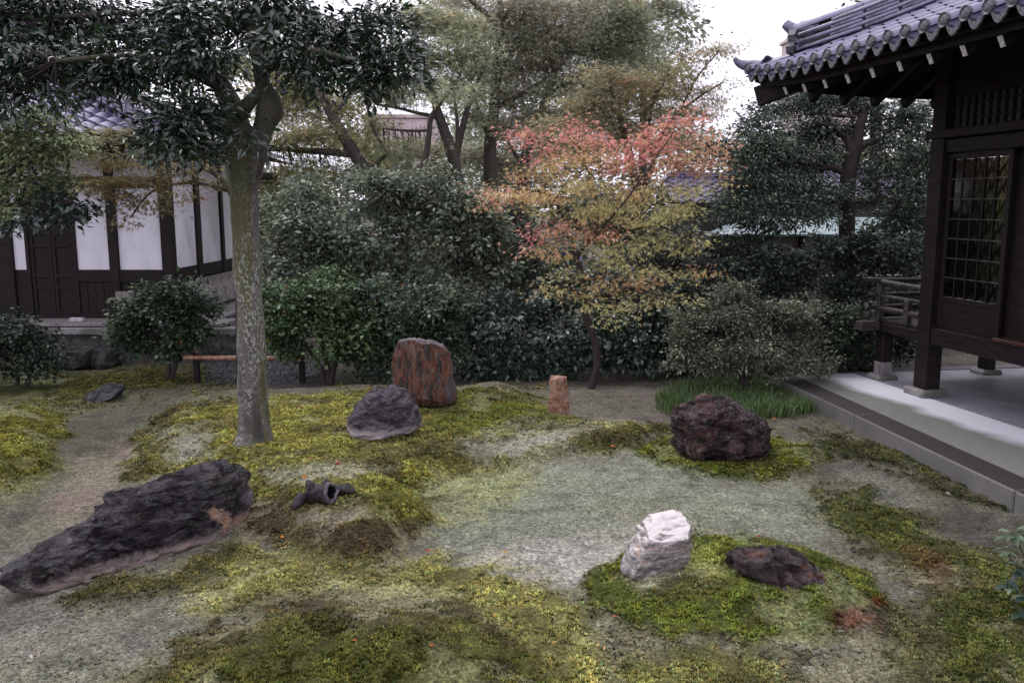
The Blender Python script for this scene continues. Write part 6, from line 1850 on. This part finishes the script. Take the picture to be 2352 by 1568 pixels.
shrub('laurel_shrub', 'dark leafy shrubs under the evergreen tree', 12.0,
      [(1650, 620, 60, 40), (1720, 600, 70, 40), (1800, 590, 70, 40), (1880, 580, 60, 44), (1950, 590, 60, 40), (1820, 650, 70, 36), (1740, 650, 60, 30), (1900, 650, 50, 36), (2020, 570, 60, 44), (2080, 600, 60, 50), (2080, 680, 60, 40), (1600, 660, 46, 40), (2000, 640, 40, 30), (1630, 570, 46, 30, .8), (1680, 560, 50, 26, .6), (1590, 600, 40, 40, .4), (1720, 540, 50, 22, .4), (1560, 540, 40, 40, 1.2)],
      ((0.026, 0.042, 0.032), (0.055, 0.08, 0.055), (0.10, 0.13, 0.09)), leaf=0.065, per=11, dens=36, accents=2, acc=(0.45, 0.4, 0.2),
      stems=[[(1760, 870, 7), (1765, 740, 6), (1780, 620, 4)], [(1965, 872, 7), (1968, 740, 6), (1962, 620, 4)]])
shrub('house_shrub', 'round green shrub in front of the white walled house', 10.9,
      [(350, 690, 70, 40), (430, 680, 60, 40), (320, 740, 56, 46), (400, 740, 80, 50), (470, 700, 36, 36), (330, 790, 46, 26), (390, 795, 50, 24), (440, 760, 50, 36), (290, 770, 36, 30)],
      ((0.016, 0.034, 0.018), (0.036, 0.066, 0.034), (0.075, 0.12, 0.06)), leaf=0.06, per=12, dens=50, accents=2,
      stems=[[(385, 868, 6), (388, 820, 5), (360, 740, 3)], [(395, 868, 6), (410, 810, 5), (430, 720, 3)], [(400, 868, 5), (400, 800, 4), (390, 700, 2)]])
shrub('corner_shrub', 'dark low shrub at the far left edge below the house door', 10.4,
      [(20, 750, 60, 40), (80, 770, 50, 40), (30, 810, 60, 40), (100, 820, 40, 30), (-30, 780, 60, 60), (60, 850, 40, 20), (115, 858, 24, 14)],
      ((0.012, 0.026, 0.016), (0.028, 0.05, 0.03), (0.055, 0.085, 0.05)), leaf=0.058, per=12, dens=48, accents=2,
      stems=[[(40, 885, 6), (40, 830, 5), (30, 760, 3)], [(60, 885, 6), (80, 830, 4), (90, 790, 3)]])
shrub('gap_shrub', 'pale yellow green bush glimpsed beside the rain chain', 15.5,
      [(660, 470, 60, 30), (650, 520, 50, 40), (690, 440, 50, 26), (620, 450, 30, 50)],
      ((0.12, 0.14, 0.05), (0.20, 0.21, 0.075)), leaf=0.06, per=14, dens=26, spread=0.12, stems=[[(650, base_px(15.5), 5), (650, 560, 4), (655, 480, 2)]])
# aucuba-like plants with long leaves along the hedge foot
for k, (x, y) in enumerate(((1062, 868), (1120, 872), (1172, 868), (1225, 862))):
    b = on_ground(x, y)
    r = empty('aspidistra_plant', b)
    tag(r, ['long leaved plant at the hedge foot nearest the upright rust rock', 'long leaved plant at the hedge foot, second from the upright rock', 'long leaved plant at the hedge foot, third from the upright rock', 'long leaved plant at the hedge foot nearest the salmon pillar'][k], 'plant', 'long leaved plants along the hedge foot')
    for j in range(9):
        a = random.uniform(0, 6.28); l = random.uniform(0.18, 0.30)
        V, F, C = leaf_arrays(np.array([[0, 0, 0.10]]), np.array([[math.cos(a), math.sin(a), 0.5]]), np.array([[0, 0, 1.0]]), np.array([l]), np.array([(0.035, 0.06, 0.038)]) * random.uniform(0.7, 1.5), 'oval', 0.2)
        o = link('leaf', mesh_np('leaf', V, F, M['leaf_gloss'], C), r)
    tube('stem', r, M['bark_dark'], [(0, 0, -0.02), (0, 0, 0.11)], [0.012, 0.012], 6, 1)

# far wood behind everything
def far_wood():
    r = empty('far_wood'); tag(r, 'dense dark green wood closing the view far behind', 'wood', kind='stuff')
    bl = [(x, random.uniform(400, 520), 130, random.uniform(60, 90), random.uniform(0, 6)) for x in range(560, 2400, 75)]
    bl += [(x, random.uniform(540, 640), 130, 60, random.uniform(0, 5)) for x in range(-200, 2500, 90)]
    bl += [(x, random.uniform(330, 380), 90, 45, random.uniform(0, 6)) for x in list(range(1080, 1300, 70)) + list(range(1560, 2300, 80))]
    for x in range(420, 1580, 62):
        for y in range(60, 340, 62):
            if 800 < x < 1030 and 215 < y < 330: continue
            if y < 130 and 780 < x < 930: continue
            if random.random() < 0.6: bl.append((x + random.uniform(-25, 25), y + random.uniform(-20, 20), 62, 38, random.uniform(2, 8)))
    crown('foliage', r, M['leaf_thin'], bl, 24, shade((0.16, 0.185, 0.125), (0.25, 0.28, 0.19), (0.34, 0.36, 0.25)), leaf=0.17, per=14, dens=3.0, K=3, spread=0.35, flatn=0.5, shape='rhomb', wid=0.4, depth=0.8, shell=0.5)
far_wood()

# ------------------------------------------------------------------ grass patch, edge plant, fallen leaves
def grass():
    poly = P_('1508,925 1545,900 1640,880 1760,876 1850,905 1872,945 1810,962 1700,968 1600,955 1530,945')
    n = 16000
    fx = rng.uniform(1500, 1880, n); fy = rng.uniform(872, 970, n)
    k = signed_dist(fx + rng.normal(0, 10, n), fy + rng.normal(0, 4, n), poly) > 0
    fx, fy = fx[k], fy[k]; n = len(fx)
    pts = np.array([flat(x, y)[:] for x, y in zip(fx, fy)]); pts[:, 2] = gz(pts[:, 0], pts[:, 1])
    a = rng.uniform(0, 6.28, n); L = rng.uniform(0.07, 0.19, n); w = rng.uniform(0.003, 0.006, n)
    lean = rng.uniform(0.15, 0.7, n)
    d = np.stack([np.cos(a), np.sin(a), np.zeros(n)], -1); s = np.stack([-np.sin(a), np.cos(a), np.zeros(n)], -1)
    up = np.array([0, 0, 1.0])
    V = np.empty((n, 5, 3))
    V[:, 0] = pts + s * w[:, None]; V[:, 1] = pts - s * w[:, None]
    mid = pts + d * (L * lean * 0.35)[:, None] + up * (L * 0.65)[:, None]
    V[:, 2] = mid + s * w[:, None] * 0.8; V[:, 3] = mid - s * w[:, None] * 0.8
    V[:, 4] = pts + d * (L * lean)[:, None] + up * (L * (1 - 0.25 * lean))[:, None]
    t = np.array([(0, 1, 3), (0, 3, 2), (2, 3, 4)])
    F = (t[None] + (np.arange(n) * 5)[:, None, None]).reshape(-1, 3)
    C = np.repeat(np.array([0.12, 0.185, 0.07]) * np.clip(1 + 0.3 * rng.normal(0, 1, n), 0.4, 1.9)[:, None], 5, axis=0)
    me = mesh_np('grass', V.reshape(-1, 3), F, M['grass'], C)
    tag(link('grass', me), 'patch of soft bright green grass beside the terrace corner', 'grass', kind='stuff')
grass()

def edge_plant():
    Yp = 4.2
    b = flat(2395, 1440)
    r = empty('edge_plant', (b.x, b.y, gz1(b.x, b.y))); tag(r, 'leafy young shrub cut off by the right edge near the terrace', 'plant')
    cols = [(0.10, 0.15, 0.08), (0.14, 0.20, 0.12), (0.05, 0.085, 0.055), (0.035, 0.06, 0.045)]
    meshes = []
    for c in cols:
        V, F, C = leaf_arrays(np.zeros((1, 3)), np.array([[1.0, 0, 0]]), np.array([[0, 0, 1.0]]), np.array([1.0]), np.array([c]), 'leaf8', 0.27)
        meshes.append(mesh_np('leaf', V, F, M['leaf_mid'], C))
    for (x, y, n, lv) in ((2330, 1228, 10, 1), (2365, 1215, 9, 1), (2345, 1300, 9, 2), (2318, 1330, 8, 2), (2350, 1360, 9, 2), (2380, 1290, 10, 2), (2350, 1400, 7, 2), (2310, 1265, 5, 1), (2390, 1350, 9, 2)):
        p = at(x, y, b.y - 0.05 + random.uniform(-.15, .15)) - r.location
        tube('stem', r, M['bark_dark'], [(0, 0, -0.05), (p.x * 0.4, p.y * 0.4, p.z * 0.5), p], [0.008, 0.006, 0.003], 5, 3)
        for k in range(n):
            o = link('leaf', random.choice(meshes[:2] if lv == 1 else meshes[2:] + meshes[1:2]), r)
            s = random.uniform(0.055, 0.09); o.scale = (s, s, s)
            o.location = p + Vector((random.uniform(-.02, .02), random.uniform(-.02, .02), random.uniform(-.03, .02)))
            o.rotation_euler = (random.uniform(-.3, .3), random.uniform(-0.1, 0.6), k * 6.28 / n + random.uniform(-.3, .3))
edge_plant()

FALLEN = [(648, 1240, (0.75, 0.28, 0.02), 'orange fallen leaf on the moss left of the hollow log hump'), (869, 1040, (0.8, 0.5, 0.2), 'pale orange fallen leaf on the moss in front of the purple rock'),
          (718, 1062, (0.6, 0.03, 0.07), 'crimson fallen leaf on the yellow moss between trunk and log'), (777, 1070, (0.55, 0.05, 0.08), 'small crimson fallen leaf right of the first crimson one'),
          (1160, 1276, (0.7, 0.35, 0.03), 'thin orange fallen leaf on the pale soil left of the white rock'), (1213, 1266, (0.75, 0.72, 0.75), 'whitish fallen leaf on the pale soil left of the white rock'),
          (982, 1271, (0.4, 0.08, 0.03), 'dark red fallen leaf on the moss edge below the log hump'), (1412, 1424, (0.5, 0.16, 0.10), 'pinkish fallen leaf in the moss below the white rock'),
          (1408, 1030, (0.6, 0.22, 0.08), 'orange fallen leaf near the small moss patch by the boulder'), (1745, 1240, (0.35, 0.09, 0.05), 'brown fallen leaf on pale soil above the flat rock'),
          (2178, 1140, (0.6, 0.55, 0.52), 'pale curled fallen leaf on dark soil near the kerb'), (1778, 967, (0.5, 0.2, 0.1), 'orange fallen leaf at the front of the grass patch'),
          (2330, 1475, (0.5, 0.22, 0.12), 'light brown fallen leaf in the moss at the lower right'), (700, 1105, (0.65, 0.22, 0.02), 'orange fallen leaf just behind the hollow log'),
          (700, 1010, (0.35, 0.13, 0.04), 'rust brown fallen leaf patch right of the trunk foot'), (815, 1480, (0.5, 0.12, 0.03), 'rusty fallen leaf on the foreground moss, left one'),
          (992, 1492, (0.5, 0.13, 0.03), 'rusty fallen leaf on the foreground moss, right one'), (80, 1075, (0.5, 0.22, 0.10), 'tan fallen leaf on the left garden path'),
          (1030, 1263, (0.6, 0.5, 0.5), 'pale fallen leaf at the edge of the pale soil')]
for x, y, c, lab in FALLEN:
    p = on_ground(x, y)
    L = 0.055 * (p.y / 6.5)
    V, F, C = leaf_arrays(np.array([[-L / 2, 0, 0]]), np.array([[1.0, 0, 0.0]]), np.array([[0, 0, 1.0]]), np.array([L]), np.array([c]), 'oval', 0.28)
    o = link('fallen_leaf', mesh_np('fallen_leaf', V, F, M['leaf_soft'], C))
    o.location = p + Vector((0, 0, 0.024)); o.rotation_euler = (random.uniform(0.1, 0.5), random.uniform(-.3, .3), random.uniform(-0.6, 0.6))
    tag(o, lab, 'leaf', 'leaves fallen on the garden floor')
